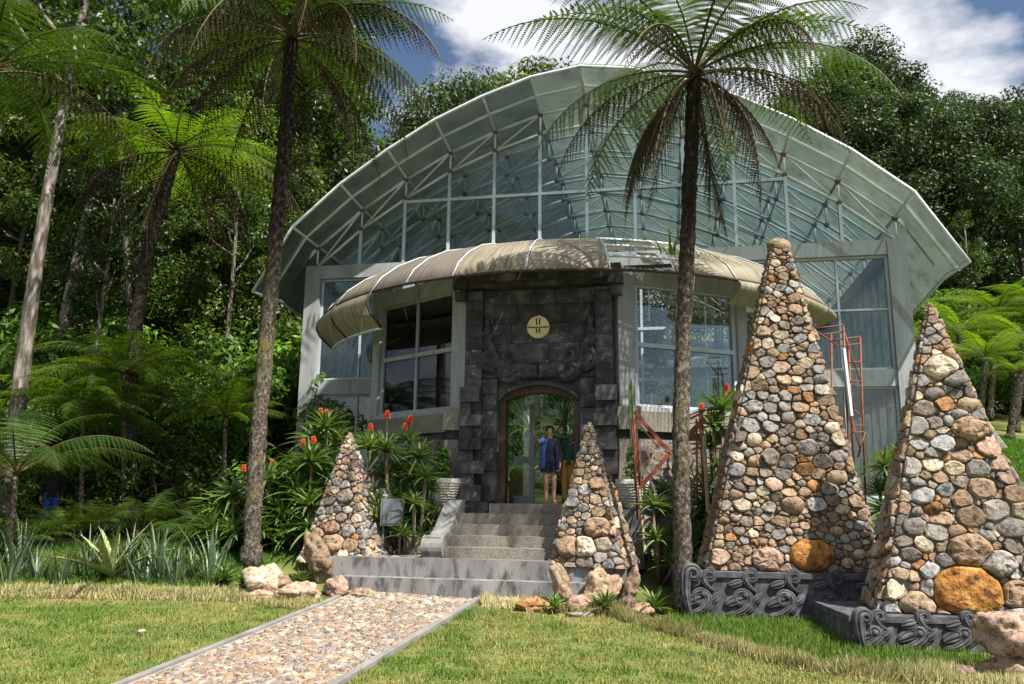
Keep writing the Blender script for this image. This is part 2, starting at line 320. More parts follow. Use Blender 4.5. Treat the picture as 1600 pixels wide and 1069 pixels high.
MT['red'] = leafmat('red_aloe_flower', [(0.55, 0.05, 0.02), (0.72, 0.10, 0.03), (0.8, 0.2, 0.06)], 0.3, 0.5, 0.1, (1.2, 1, 1))
MT['agave'] = pmat('variegated_leaf', [(0.38, (0.10, 0.16, 0.045)), (0.66, (0.42, 0.42, 0.20))], 3, 0.5, 0.1, stretch=(14, 14, 0.5))
MT['strap'] = leafmat('strap_leaf', [(0.035, 0.075, 0.03), (0.07, 0.12, 0.06), (0.12, 0.18, 0.10), (0.22, 0.27, 0.16)], 0.25, 0.4, 0.2)
MT['bark_pale'] = pmat('pale_bark', [(0.3, (0.06, 0.048, 0.04)), (0.5, (0.17, 0.145, 0.128)), (0.72, (0.36, 0.32, 0.295))], 4, 0.9, 0.6, 14, stretch=(2.2, 2.2, 0.5), spots=(3.4, 0.46, 0.58, (0.06, 0.05, 0.035)))
MT['bark_dark'] = pmat('dark_bark', [(0.3, (0.035, 0.028, 0.02)), (0.7, (0.12, 0.095, 0.07))], 4, 0.95, 0.7, 14, stretch=(2, 2, 0.5))
def trunkmat():
    m, n, out = _mat('tree_fern_trunk'); vec = coords(n, 'Object', (1, 1, 0.7), True); t = n.nodes.new('ShaderNodeTexCoord'); sx = n.nodes.new('ShaderNodeSeparateXYZ'); n.links.new(t.outputs['Object'], sx.inputs[0])
    a = ramp(n, noisef(n, vec, 19, 6, 0.75), [(0.36, (0.022, 0.017, 0.013)), (0.5, (0.085, 0.068, 0.053)), (0.66, (0.30, 0.265, 0.215))])
    moss = ramp(n, noisef(n, vec, 3.2, 4), [(0.56, (0, 0, 0)), (0.66, (0.8, 0.8, 0.8))]); a = mixc(n, moss, a, (0.13, 0.12, 0.035))
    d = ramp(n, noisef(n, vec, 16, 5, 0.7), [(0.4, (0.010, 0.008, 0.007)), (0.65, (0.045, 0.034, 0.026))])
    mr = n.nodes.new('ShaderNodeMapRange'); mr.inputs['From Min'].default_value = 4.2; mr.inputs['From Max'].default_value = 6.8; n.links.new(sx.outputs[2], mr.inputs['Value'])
    c = mixc(n, mr.outputs[0], a, d)  # darker upward: black fibres, plus the fronds' shade put into the colour
    p = n.nodes.new('ShaderNodeBsdfPrincipled'); n.links.new(c, p.inputs['Base Color']); p.inputs['Roughness'].default_value = 0.95; p.inputs['Specular IOR Level'].default_value = 0.1
    n.links.new(bumpn(n, noisef(n, vec, 18, 6, 0.7), 1.0, 0.05), p.inputs['Normal']); n.links.new(p.outputs[0], out.inputs['Surface']); return m
MT['fern_trunk'] = trunkmat()
MT['white_pot'] = pmat('carved_white_pot', [(0.3, (0.32, 0.30, 0.27)), (0.7, (0.60, 0.58, 0.54))], 6, 0.85, 0.3)
MT['skin'] = pmat('skin', [(0.3, (0.30, 0.155, 0.10)), (0.7, (0.38, 0.20, 0.135))], 6, 0.55, 0.0)
MT['hair'] = pmat('dark_hair', [(0.3, (0.010, 0.008, 0.007)), (0.7, (0.03, 0.022, 0.018))], 20, 0.5, 0.3, stretch=(4, 4, 0.5))
def cloth(name, c): return pmat(name, [(0.3, tuple(x * 0.8 for x in c)), (0.7, c)], 7, 0.9, 0.2, 40)
MT['navy'] = cloth('navy_cloth', (0.012, 0.015, 0.035)); MT['blue_cloth'] = cloth('blue_cloth', (0.05, 0.10, 0.28)); MT['green_cloth'] = cloth('dark_green_cloth', (0.015, 0.06, 0.05))
MT['mustard'] = cloth('mustard_cloth', (0.36, 0.20, 0.035)); MT['jeans'] = cloth('blue_jeans', (0.035, 0.075, 0.27)); MT['dark_cloth'] = cloth('black_cloth', (0.016, 0.015, 0.018)); MT['coral'] = cloth('coral_cloth', (0.5, 0.13, 0.07))
MT['cactus'] = pmat('cactus_skin', [(0.3, (0.05, 0.085, 0.035)), (0.7, (0.13, 0.18, 0.08))], 8, 0.6, 0.3)
MT['cactus_pale'] = pmat('pale_cactus_skin', [(0.3, (0.24, 0.24, 0.15)), (0.7, (0.42, 0.42, 0.28))], 8, 0.7, 0.3)
MT['box_grey'] = pmat('grey_metal_box', [(0.3, (0.11, 0.12, 0.135)), (0.7, (0.16, 0.17, 0.19))], 4, 0.6, 0.05)
MT['white_plastic'] = pmat('white_plastic', [(0.3, (0.55, 0.58, 0.62)), (0.7, (0.68, 0.70, 0.74))], 4, 0.5, 0.05)
# ================================================================== GROUND
MT['ground'] = pmat('lawn_soil', [(0.3, (0.055, 0.075, 0.018)), (0.48, (0.095, 0.125, 0.028)), (0.62, (0.17, 0.165, 0.05)), (0.78, (0.16, 0.11, 0.06))], 0.9, 0.95, 0.5, 30, kind='World', rnd=False, spots=(7, 0.58, 0.72, (0.085, 0.06, 0.035)), detail=8)
MT['soil'] = pmat('brown_soil', [(0.3, (0.045, 0.025, 0.015)), (0.7, (0.16, 0.085, 0.045))], 6, 0.95, 0.8, 25, kind='World', rnd=False)
MT['grass'] = tintmat('grass_blades')
def axis(parts):
    out = []
    for a, b, n in parts: out += list(np.linspace(a, b, n, endpoint=False))
    return out + [parts[-1][1]]
xs = axis([(-300, -60, 8), (-60, -15, 15), (-15, 18, 66), (18, 70, 18), (70, 300, 8)])
ys = axis([(-30, 4, 8), (4, 30, 52), (30, 80, 20), (80, 420, 10)])
V, Fq = [], []
for y in ys:
    for x in xs:
        V.append((x, y, H(x, y) + (0.05 * noise.noise(Vector((x * 0.4, y * 0.4, 0))) if y > 15.5 else 0)))
nx = len(xs)
for j in range(len(ys) - 1):
    for i in range(nx - 1): Fq.append((j * nx + i, j * nx + i + 1, (j + 1) * nx + i + 1, (j + 1) * nx + i))
tag(put('ground', np_mesh('ground', V, Fq, MT['ground'], True)), kind='structure')

# ---- stone path
pe = [onG(545, 926), onG(745, 936)]; pn = [onG(210, 1069), onG(525, 1069)]
dirL = (pn[0] - pe[0]).normalized(); dirR = (pn[1] - pe[1]).normalized()
pn = [pe[0] + dirL * 11.0, pe[1] + dirR * 11.0]
for q in pn: q.z = H(q.x, q.y)
def path_pt(s, t):      # s across 0..1, t along 0..1
    p = (pe[0] * (1 - s) + pe[1] * s) * (1 - t) + (pn[0] * (1 - s) + pn[1] * s) * t; p.z = H(p.x, p.y); return p
PW, PLEN = (pe[1] - pe[0]).length, 11.0
pv, pf = [], []
NT = 28
for j in range(NT + 1):
    for s in (0, 1): q = path_pt(s, j / NT); pv.append((q.x, q.y, q.z + 0.025))
for j in range(NT): pf.append((j * 2, j * 2 + 1, j * 2 + 3, j * 2 + 2))
MT['kerb'] = pmat('pale_kerb_concrete', [(0.3, (0.15, 0.142, 0.135)), (0.7, (0.26, 0.245, 0.23))], 3, 0.9, 0.3, 24, kind='World', rnd=False)
MT['path_mortar'] = pmat('path_mortar', [(0.3, (0.24, 0.20, 0.17)), (0.7, (0.38, 0.32, 0.275))], 9, 0.95, 0.5, 40, kind='World', rnd=False)
path = tag(MB().add(pv, [f[::-1] for f in pf]).build('stone_path', MT['path_mortar']), kind='structure')
for s0 in (0, 1):
    mb = MB(); n_ = (pe[1] - pe[0]).normalized() * (1 if s0 else -1)
    for j in range(NT):
        a, b = path_pt(s0, j / NT), path_pt(s0, (j + 1) / NT); a += n_ * 0.05; b += n_ * 0.05; a.z -= 0.03; b.z -= 0.03
        mb.bar(a, b + (b - a) * 0.002, 0.10, 0.17)
    mb.build('path_kerb', MT['kerb'], path)

def clip_poly(poly, px_, py_, nx_, ny_):
    """keep the side where (p - (px,py)).n <= 0"""
    out = []; m = len(poly)
    for i in range(m):
        a, b = poly[i], poly[(i + 1) % m]
        da = (a[0] - px_) * nx_ + (a[1] - py_) * ny_; db = (b[0] - px_) * nx_ + (b[1] - py_) * ny_
        if da <= 0: out.append(a)
        if (da < 0 < db) or (db < 0 < da):
            t = da / (da - db); out.append((a[0] + (b[0] - a[0]) * t, a[1] + (b[1] - a[1]) * t))
    return out
def pack(poly, rfun, tries, rng, fixed=(), tight=0.80):
    """fill an outline with unequal cells (a power diagram): returns [(site, radius, cell)]"""
    xs_ = [p[0] for p in poly]; ys_ = [p[1] for p in poly]; x0, x1, y0, y1 = min(xs_), max(xs_), min(ys_), max(ys_)
    def inside(x, y):
        c = False; m = len(poly)
        for i in range(m):
            (ax, ay), (bx, by) = poly[i], poly[(i + 1) % m]
            if (ay > y) != (by > y) and x < (bx - ax) * (y - ay) / (by - ay) + ax: c = not c
        return c
    S = [(f[0], f[1], f[2]) for f in fixed]; cellw = 0.5; grid = {}
    def key(x, y): return (int(x // cellw), int(y // cellw))
    for i, s in enumerate(S): grid.setdefault(key(s[0], s[1]), []).append(i)
    for k in range(tries):
        x, y = rng.uniform(x0, x1), rng.uniform(y0, y1)
        if not inside(x, y): continue
        r = rfun(x, y) * rng.choice((1.35, 1.15, 1.0, 0.85)) * (1.0 - 0.68 * k / tries); ok = True; gx, gy = key(x, y)
        for i in (-1, 0, 1):
            for j in (-1, 0, 1):
                for q in grid.get((gx + i, gy + j), ()):
                    s = S[q]
                    if (x - s[0]) ** 2 + (y - s[1]) ** 2 < (tight * (r + s[2])) ** 2: ok = False; break
                if not ok: break
            if not ok: break
        if ok: grid.setdefault((gx, gy), []).append(len(S)); S.append((x, y, r))
    res = []
    for i, (x, y, r) in enumerate(S):
        R = 3.4 * r; cell = [(x + R * math.cos(a * math.pi / 5), y + R * math.sin(a * math.pi / 5)) for a in range(10)]
        gx, gy = key(x, y)
        for a in (-1, 0, 1):
            for b in (-1, 0, 1):
                for j in grid.get((gx + a, gy + b), ()):
                    if j == i: continue
                    u, w, r2 = S[j]; dx, dy = u - x, w - y; d2 = dx * dx + dy * dy
                    if d2 > (3.4 * (r + r2)) ** 2: continue
                    d = math.sqrt(d2); t = (d2 + r * r - r2 * r2) / (2 * d2); cell = clip_poly(cell, x + dx * t, y + dy * t, dx / d, dy / d)
                    if len(cell) < 3: break
                if len(cell) < 3: break
        m = len(poly); area = sum(poly[k][0] * poly[(k + 1) % m][1] - poly[(k + 1) % m][0] * poly[k][1] for k in range(m))
        sg = 1 if area > 0 else -1
        for k in range(m):
            if len(cell) < 3: break
            (ax, ay), (bx, by) = poly[k], poly[(k + 1) % m]; ex, ey = bx - ax, by - ay; l = math.hypot(ex, ey)
            cell = clip_poly(cell, ax, ay, sg * ey / l, -sg * ex / l)
        if len(cell) >= 3: res.append(((x, y, r), cell))
    return res
def resample(poly, n):
    c = []
    for i in range(len(poly)):      # cut the corners once
        a, b = poly[i], poly[(i + 1) % len(poly)]
        c += [(a[0] * 0.92 + b[0] * 0.08, a[1] * 0.92 + b[1] * 0.08), (a[0] * 0.08 + b[0] * 0.92, a[1] * 0.08 + b[1] * 0.92)]
    ls = [math.hypot(c[(i + 1) % len(c)][0] - c[i][0], c[(i + 1) % len(c)][1] - c[i][1]) for i in range(len(c))]; T = sum(ls); out = []; i = 0; acc = 0
    for k in range(n):
        t = T * k / n
        while acc + ls[i] < t: acc += ls[i]; i += 1
        f = (t - acc) / max(ls[i], 1e-9); a, b = c[i], c[(i + 1) % len(c)]; out.append((a[0] + (b[0] - a[0]) * f, a[1] + (b[1] - a[1]) * f))
    return out
def stone_geo(cell, h, gap, rng, n=10, deep=0.06, flat=None):
    """a cobble over a cell: rings at growing height; returns verts in (a, b, height) and faces"""
    flat = flat or rng.uniform(0.74, 0.92); c = resample(cell, n); cx = sum(p[0] for p in c) / n; cy_ = sum(p[1] for p in c) / n
    rm = sum(math.hypot(p[0] - cx, p[1] - cy_) for p in c) / n
    k = max(0.55, 1 - gap / max(rm, 1e-4)); vv = []; tx, ty = rng.uniform(-0.6, 0.6), rng.uniform(-0.6, 0.45)
    for sc_, hh in ((0.86 * k, -deep), (k, 0.45 * h), (flat * k, 0.95 * h)):
        for p in c:
            j = 1 + rng.uniform(-0.08, 0.05); dx, dy = (p[0] - cx) * sc_ * j, (p[1] - cy_) * sc_ * j
            z = hh + (rng.uniform(-0.16, 0.14) * h + (tx * dx + ty * dy) * 0.6 if hh > 0 else 0); vv.append((cx + dx, cy_ + dy, z))
    vv.append((cx + rng.uniform(-0.1, 0.1) * rm, cy_ + rng.uniform(-0.1, 0.1) * rm, h * rng.uniform(0.9, 1.1)))
    ff = [(r * n + i, r * n + (i + 1) % n, (r + 1) * n + (i + 1) % n, (r + 1) * n + i) for r in (0, 1) for i in range(n)] + [(2 * n + i, 2 * n + (i + 1) % n, 3 * n) for i in range(n)]
    return vv, ff

def rugged_geo(cell, h, rng, sd, n=26, rings=8):
    """a larger broken rock over a cell, with ridges and hollows"""
    c = resample(cell, n); cx = sum(p[0] for p in c) / n; cy_ = sum(p[1] for p in c) / n; vv = [(cx + (p[0] - cx) * 0.9, cy_ + (p[1] - cy_) * 0.9, -0.06) for p in c]
    for k in range(rings):
        t = k / rings; s_ = math.cos(t * math.pi / 2) ** 0.55 * 0.985; z = h * 1.5 * (0.2 + 0.8 * math.sin(t * math.pi / 2))
        for p in c:
            x, y = (p[0] - cx) * s_, (p[1] - cy_) * s_; q = Vector((x * 7, y * 7, sd)); d = 0.35 * noise.noise(q) - 0.5 * (1 - abs(noise.noise(q * 0.8 + Vector((3, 1, 0))))) ** 7 + 0.2 * noise.noise(q * 2.6); vv.append((cx + x * (1 + 0.08 * noise.noise(q * 1.5)), cy_ + y * (1 + 0.08 * noise.noise(q * 1.7)), z + d * h * 0.8))
    vv.append((cx, cy_, h * 1.45)); m = rings
    ff = [(r * n + i, r * n + (i + 1) % n, (r + 1) * n + (i + 1) % n, (r + 1) * n + i) for r in range(m) for i in range(n)] + [(m * n + i, m * n + (i + 1) % n, (m + 1) * n) for i in range(n)]
    return vv, ff
rng = random.Random(5)
cells = pack([(0.05, 0), (PW - 0.05, 0), (PW - 0.05, 8.6), (0.05, 8.6)], lambda x, y: 0.054, 46000, rng, tight=0.86)
cells.sort(key=lambda c: -(c[0][2] ** 2) / (16 - c[0][1]) ** 3 if c[0][1] < 7.3 else 0)
rest = {}
PPICK = ['tan', 'cream', 'pink', 'grey', 'tan', 'brown', 'grey', 'grey', 'tan']
for i, ((sx_, sy_, r), cell) in enumerate(cells):
    vv, ff = stone_geo(cell, 0.007 * rng.uniform(0.6, 1.3), 0.009, rng, 8 if i < 300 else 6, 0.01, 0.82)
    W3 = []
    for a, b, h in vv: p = path_pt(a / PW, b / PLEN); W3.append((p.x, p.y, p.z + 0.028 + h))
    key = rng.choice(PPICK)
    if i < 300: MB().add(W3, [f for f in ff]).build('path_stone', SM[key], path, True)
    else: rest.setdefault(rng.choice(('tan', 'pink', 'brown', 'grey', 'cream', 'grey')), MB()).add(W3, ff)
for key, mb in rest.items(): tag(mb.build('path_stones', SM[key], path, True), kind='stuff')

# ================================================================== GREENHOUSE (x along the facade, y into the building, z up)
YAW = RAD(11)
GH0 = atY(930, 420, 20.0); GH0.z = 0
UX = Vector((math.cos(YAW), -math.sin(YAW), 0)); WX = Vector((math.sin(YAW), math.cos(YAW), 0))
def gw(u, v, z): return GH0 + UX * u + WX * v + Vector((0, 0, z))       # building coordinates to the world
gh = tag(empty('greenhouse', GH0, -YAW), 'large glass greenhouse with arched steel roof and black stone entrance', 'greenhouse')
DEPTH = 16.5
GC = -0.2
def arch_z(k):      # height of the upper chord at node k (nodes 1.255 m apart)
    return lerp_tab(abs(k), [(0, 12.2), (1, 12.02), (2, 11.62), (3, 11.1), (4, 10.4), (5, 9.58), (6, 8.53), (6.75, 7.55), (7, 7.2)])
def arch_u(k): return GC + 1.255 * k
def P(name, mb, mat, parent=gh, smooth=False): return mb.build(name, MT[mat] if isinstance(mat, str) else mat, parent, smooth)
# floor slab and plinth walls
P('floor_slab', MB().span(-7.9, 7.45, -0.2, DEPTH + 0.1, 0.2, 1.5), 'granite')
P('bay_floor', MB().prism([(0, 0)] * 0 or [(-4.9, 0.3), (3.3, 0.3), (3.3, 1.49), (-4.9, 1.49)], -3.45, -0.2), 'granite')
# concrete frame
for u0, u1 in ((-7.95, -7.52), (7.05, 7.48)):
    P('column', MB().span(u0, u1, -0.22, 0.2, 0.3, 7.9), 'concrete')
    P('column', MB().span(u0, u1, DEPTH - 0.2, DEPTH + 0.2, 0.3, 7.9), 'concrete')
for u in (-5.0, 3.42):
    P('column', MB().span(u - 0.15, u + 0.15, -0.14, 0.14, 1.2, 7.55), 'concrete')
P('beam', MB().span(-7.52, 7.05, -0.19, 0.17, 7.53, 7.897), 'concrete')
P('beam', MB().span(-7.52, 7.05, DEPTH - 0.17, DEPTH + 0.17, 7.53, 7.897), 'concrete')
for u0, u1 in ((-7.52, -5.15), (3.57, 7.05)):
    P('spandrel', MB().span(u0, u1, -0.17, 0.15, 4.33, 4.73), 'concrete')
    P('sill_wall', MB().span(u0, u1, -0.16, 0.14, 0.3, 1.75), 'concrete')
for s in (-1, 1):
    u = -7.74 if s < 0 else 7.27
    P('beam', MB().span(u - 0.17, u + 0.17, 0.2, DEPTH - 0.2, 7.55, 7.88), 'concrete')
    P('sill_wall', MB().span(u - 0.15, u + 0.15, 0.2, DEPTH - 0.2, 0.3, 2.2), 'concrete')
    P('spandrel', MB().span(u - 0.15, u + 0.15, 0.2, DEPTH - 0.2, 4.35, 4.7), 'concrete')
    n = 20
    for i in range(n):
        y0, y1 = 0.2 + (DEPTH - 0.4) * i / n, 0.2 + (DEPTH - 0.4) * (i + 1) / n
        for z0, z1 in ((2.2, 4.35), (4.7, 7.55)):
            P('glass_pane', MB().span(u - 0.004, u + 0.004, y0 + 0.03, y1 - 0.03, z0 + 0.01, z1 - 0.01), 'frosted')
        if i: P('mullion', MB().span(u - 0.04, u + 0.04, y0 - 0.03, y0 + 0.03, 2.2, 7.55), 'frame_blue')
def window(u0, u1, z0, z1, vs_, hs, v=-0.02, w=0.055, mat='frame_blue'):
    """a glazed opening on the facade: outer frame, bars and one pane for each field"""
    us = [u0] + list(vs_) + [u1]; zs = [z0] + list(hs) + [z1]
    fr = MB()
    fr.span(u0, u0 + w, v - 0.05, v + 0.05, z0, z1); fr.span(u1 - w, u1, v - 0.05, v + 0.05, z0, z1)
    fr.span(u0 + w, u1 - w, v - 0.05, v + 0.05, z0, z0 + w); fr.span(u0 + w, u1 - w, v - 0.05, v + 0.05, z1 - w, z1)
    P('window_frame', fr, mat)
    for u in vs_: P('mullion', MB().span(u - w / 2, u + w / 2, v - 0.045, v + 0.045, z0 + w, z1 - w), mat)
    for z in hs: P('transom', MB().span(u0 + w, u1 - w, v - 0.052, v + 0.04, z - w / 2, z + w / 2), mat)
    for a, b in zip(us, us[1:]):
        for c, d in zip(zs, zs[1:]): P('glass_pane', MB().span(a + w * 0.3, b - w * 0.3, v - 0.004, v + 0.004, c + w * 0.3, d - w * 0.3), 'glass')
window(-7.52, -5.15, 4.73, 7.53, (-6.35,), (6.2,))
window(-7.52, -5.15, 1.75, 4.33, (-6.35,), ())
window(3.57, 7.05, 4.73, 7.53, (4.7, 5.88), (6.2,))
window(3.57, 7.05, 1.75, 4.33, (4.7, 5.88), ())
# gable glazing
TZ = 9.67
def low(k): return arch_z(k) - 0.62
for i in range(-6, 7):
    u = arch_u(i); zt = low(i) - 0.02
    if zt > 7.95: P('mullion', MB().span(u - 0.04, u + 0.04, -0.05, 0.05, 7.897, zt), 'frame_blue')
P('transom', MB().span(arch_u(-4) + 0.04, arch_u(4) - 0.04, -0.055, 0.045, TZ - 0.04, TZ + 0.04), 'frame_blue')
for i in range(-6, 6):
    a, b = arch_u(i) + 0.035, arch_u(i + 1) - 0.035; za, zb = max(7.93, low(i) - 0.02), max(7.93, low(i + 1) - 0.02)
    def pane(poly): P('glass_pane', MB().prism(poly, -0.004, 0.004), 'gable_glass')
    if -4 <= i < 4:
        pane([(a, 7.9), (b, 7.9), (b, TZ - 0.04), (a, TZ - 0.04)])
        pane([(a, TZ + 0.04), (b, TZ + 0.04), (b, max(zb, TZ + 0.06)), (a, max(za, TZ + 0.06))])
    else: pane([(a, 7.9), (b, 7.9), (b, zb), (a, za)])
# roof trusses, purlins and panels
TV = [0.0, 1.65, 3.3, 4.95, 6.6, 8.25, 9.9, 13.2, DEPTH]
node_me = MB().blob((0, 0, 0), 0.08, 8, 6).mesh('truss_joint', MT['rust'], True)
for v in TV:
    mb = MB(); K = list(range(-6, 7))
    up_ = [Vector((arch_u(k), v, arch_z(k) - 0.05)) for k in K]; lo_ = [Vector((arch_u(k), v, low(k))) for k in K]
    for a, b in zip(up_, up_[1:]): mb.tube([a, b], 0.04, 6)
    for a, b in zip(lo_, lo_[1:]): mb.tube([a, b], 0.04, 6)
    for i, (a, b) in enumerate(zip(up_, lo_)):
        mb.tube([a, b], 0.028, 6)
        if i < 6: mb.tube([b, up_[i + 1]], 0.028, 5)
        if i > 6: mb.tube([b, up_[i - 1]], 0.028, 5)
    for sgn, n0 in ((-1, 0), (1, 12)): mb.tube([up_[n0], Vector((arch_u(sgn * 6.75), v, arch_z(6.75) - 0.05))], 0.04, 6)
    P('roof_truss', mb, 'steel', smooth=True)
    for p in up_ + lo_:
        if v < 12: put('truss_joint', node_me, gh, p)
    if v in (3.3, 6.6, 9.9, 13.2):
        mb = MB()
        for k in (-4, -2, 0, 2, 4): mb.tube([Vector((arch_u(k), v - 3.3, low(k))), Vector((arch_u(k), v, low(k)))], 0.026, 5)
        P('tie_bars', mb, 'steel', smooth=True)
VR = [-1.6, -0.8] + [1.65 * i for i in range(11)]
KS = [-6.75] + list(range(-6, 7)) + [6.75]
def roof_pt(k, v):
    z = arch_z(k) + 0.03
    if v < 0: z += (0.22 * (1 - (abs(k) / 6.75) ** 2) - (0.25 if abs(k) > 6.5 else 0)) * (-v / 1.6)
    if abs(k) > 6.5: z -= 0.42 + 0.10 * (v + 1.6)
    u = arch_u(k) + (0.05 if k > 6.5 else -0.05 if k < -6.5 else 0)
    return Vector((u, v, z))
for k in KS:
    mb = MB(); pts = [roof_pt(k, v) - Vector((0, 0, 0.055)) for v in VR]; mb.tube(pts, 0.04, 6); P('purlin', mb, 'steel', smooth=True)
for v in VR:
    if any(abs(v - q) < 0.01 for q in TV): continue
    mb = MB(); pts = [roof_pt(k, v) - Vector((0, 0, 0.06)) for k in KS]; mb.tube(pts, 0.04 if v < 0 else 0.036, 6); P('roof_rib', mb, 'steel', smooth=True)
for i in range(len(KS) - 1):
    for j in range(len(VR) - 1):
        a, b, c, d = roof_pt(KS[i], VR[j]), roof_pt(KS[i + 1], VR[j]), roof_pt(KS[i + 1], VR[j + 1]), roof_pt(KS[i], VR[j + 1])
        cen = (a + b + c + d) / 4; q = [x + (cen - x) * 0.012 for x in (a, b, c, d)]; nn = (b - a).cross(d - a).normalized() * 0.012
        P('roof_panel', MB().add(q + [x + nn for x in q], [(0, 2, 1), (0, 3, 2), (4, 5, 6), (4, 6, 7), (0, 1, 5, 4), (1, 2, 6, 5), (2, 3, 7, 6), (3, 0, 4, 7)]), 'roof_glass')
P('added_pale_column', MB().span(-3.75, -3.45, -0.9, -0.6, 1.5, 6.4), MT['white_plastic'])  # pale column added inside to brighten the dark left window
# light inner screen between bay and hall
for i in range(9): P('screen_post', MB().span(-4.75 + i * 0.98, -4.69 + i * 0.98, -0.03, 0.03, 1.5, 7.53), 'frame_blue') if abs(-4.72 + i * 0.98 + 0.85) > 1.15 else None
for zz_ in (4.6, 5.9): P('screen_rail', MB().span(-4.85, 3.27, -0.05, -0.035, zz_ - 0.035, zz_ + 0.035), 'frame_blue')
# back wall
for i in range(-6, 6):
    a, b = arch_u(i) + 0.03, arch_u(i + 1) - 0.03; za, zb = low(i) - 0.1, low(i + 1) - 0.1
    P('glass_pane', MB().prism([(a, 7.9), (b, 7.9), (b, max(zb, 7.95)), (a, max(za, 7.95))], DEPTH - 0.004, DEPTH + 0.004), 'glass')
    P('glass_pane', MB().span(a, b, DEPTH - 0.004, DEPTH + 0.004, 1.6, 7.52), 'frosted')
    P('mullion', MB().span(b, b + 0.06, DEPTH - 0.04, DEPTH + 0.04, 1.5, 7.53), 'frame_blue')
    P('mullion', MB().span(b, b + 0.06, DEPTH - 0.04, DEPTH + 0.04, 7.9, max(zb, 8.0)), 'frame_blue')
P('transom', MB().span(-7.5, 7.0, DEPTH - 0.06, DEPTH - 0.05 + 0.02, 4.6, 4.7), 'frame_blue')
# ---- entrance bay: two glazed wings beside the portal
BC = -0.82
def wing(s):
    a = Vector((BC + s * 1.74, -3.62, 0)); b = Vector((BC + s * 4.14, -2.12, 0)); d = (b - a).normalized()
    nrm = Vector((d.y, -d.x, 0)); nrm = nrm if nrm.y < 0 else -nrm
    def at_(t, z, off=0.0): return a + (b - a) * t + nrm * off + Vector((0, 0, z))
    def wall(name, t0, t1, z0, z1, th, mat, off=0.0):
        mb = MB(); p, q = at_(t0, (z0 + z1) / 2, off), at_(t1, (z0 + z1) / 2, off); mb.bar(p, q, th, z1 - z0); return P(name, mb, mat)
    wall('wing_post', -0.085, 0.055, 1.2, 6.45, 0.30, 'concrete'); wall('wing_post', 0.95, 1.04, 1.2, 6.452, 0.34, 'concrete')
    wall('wing_beam', 0.055, 0.95, 6.1, 6.45, 0.28, 'concrete'); wall('wing_sill', 0.055, 0.95, 3.42, 3.52, 0.36, 'concrete')
    wall('plinth_band', -0.02, 1.03, 3.02, 3.42, 0.42, 'granite', 0.04); wall('plinth_band', -0.02, 1.03, 2.86, 3.02, 0.30, 'lava')
    base = wall('plinth_wall', 0.0, 1.0, 0.3, 2.86, 0.36, 'kerb')
    # flat slabs set into the wall
    ln = (b - a).length; rg = random.Random(20 + s)
    for (x, y, r), cell in pack([(0.02, 0.9), (ln - 0.02, 0.9), (ln - 0.02, 2.84), (0.02, 2.84)], lambda x, y: 0.15, 700, rg, tight=0.9):
        vv, ff = stone_geo(cell, 0.010, 0.012, rg, 8, 0.02, 0.96); X = []
        for p, q, h in vv: w = at_(p / ln, q, 0.185 + h); X.append(w)
        if s > 0: ff = [f for f in ff]
        MB().add(X, ff).build('wall_slab', SM[rg.choice(['dark', 'dark', 'brown', 'dark'])], base, False)
    fm = 'frame_blue' if s > 0 else 'concrete'  # left frames darker: that wing's shade is put into the grey
    w = 0.06; t0, t1 = 0.065, 0.94
    tm = (t0 + t1) / 2; ft = w / ln
    wall('window_frame', t0 - 0.01, t0 + ft, 3.52, 6.1, 0.10, fm, 0.05); wall('window_frame', t1 - ft, t1 + 0.01, 3.52, 6.1, 0.10, fm, 0.05)
    wall('window_frame', t0 + ft, t1 - ft, 6.04, 6.1, 0.10, fm, 0.05); wall('window_frame', t0 + ft, t1 - ft, 3.52, 3.58, 0.10, fm, 0.05)
    wall('mullion', tm - ft / 2, tm + ft / 2, 3.58, 6.04, 0.09, fm, 0.05)
    zt = 4.82
    wall('transom', t0 + ft, t1 - ft, zt - 0.045, zt + 0.045, 0.105, fm, 0.055)
    for u0, u1 in ((t0, tm), (tm, t1)):
        for z0, z1 in ((3.54, zt), (zt, 6.08)): wall('glass_pane', u0 + ft * 0.4, u1 - ft * 0.4, z0 + 0.02, z1 - 0.02, 0.008, 'glass', 0.05)
    # return to the facade
    c = Vector((BC + s * 4.14, -0.15, 0))
    P('wing_beam', MB().bar(Vector((b.x, b.y + 0.2, 6.2)), c + Vector((0, 0, 6.2)), 0.26, 0.5), 'concrete')
    P('plinth_wall', MB().bar(Vector((b.x, b.y + 0.2, 1.9)), c + Vector((0, 0, 1.9)), 0.26, 3.2), 'concrete')
    P('glass_pane', MB().bar(Vector((b.x, b.y + 0.2, 4.72)), c + Vector((0, 0, 4.72)), 0.008, 2.4), 'glass')
    # pier at the portal's foot
    e = at_(0.02, 0)
    P('pier', MB().span(e.x - 0.22, e.x + 0.22, e.y - 0.34, e.y + 0.06, 1.0, 2.84), 'granite'); P('pier_cap', MB().span(e.x - 0.25, e.x + 0.25, e.y - 0.37, e.y + 0.06, 3.04, 3.50), 'granite')
    P('pier_joint', MB().span(e.x - 0.18, e.x + 0.18, e.y - 0.30, e.y + 0.06, 2.84, 3.04), 'lava')
wing(-1); wing(1)
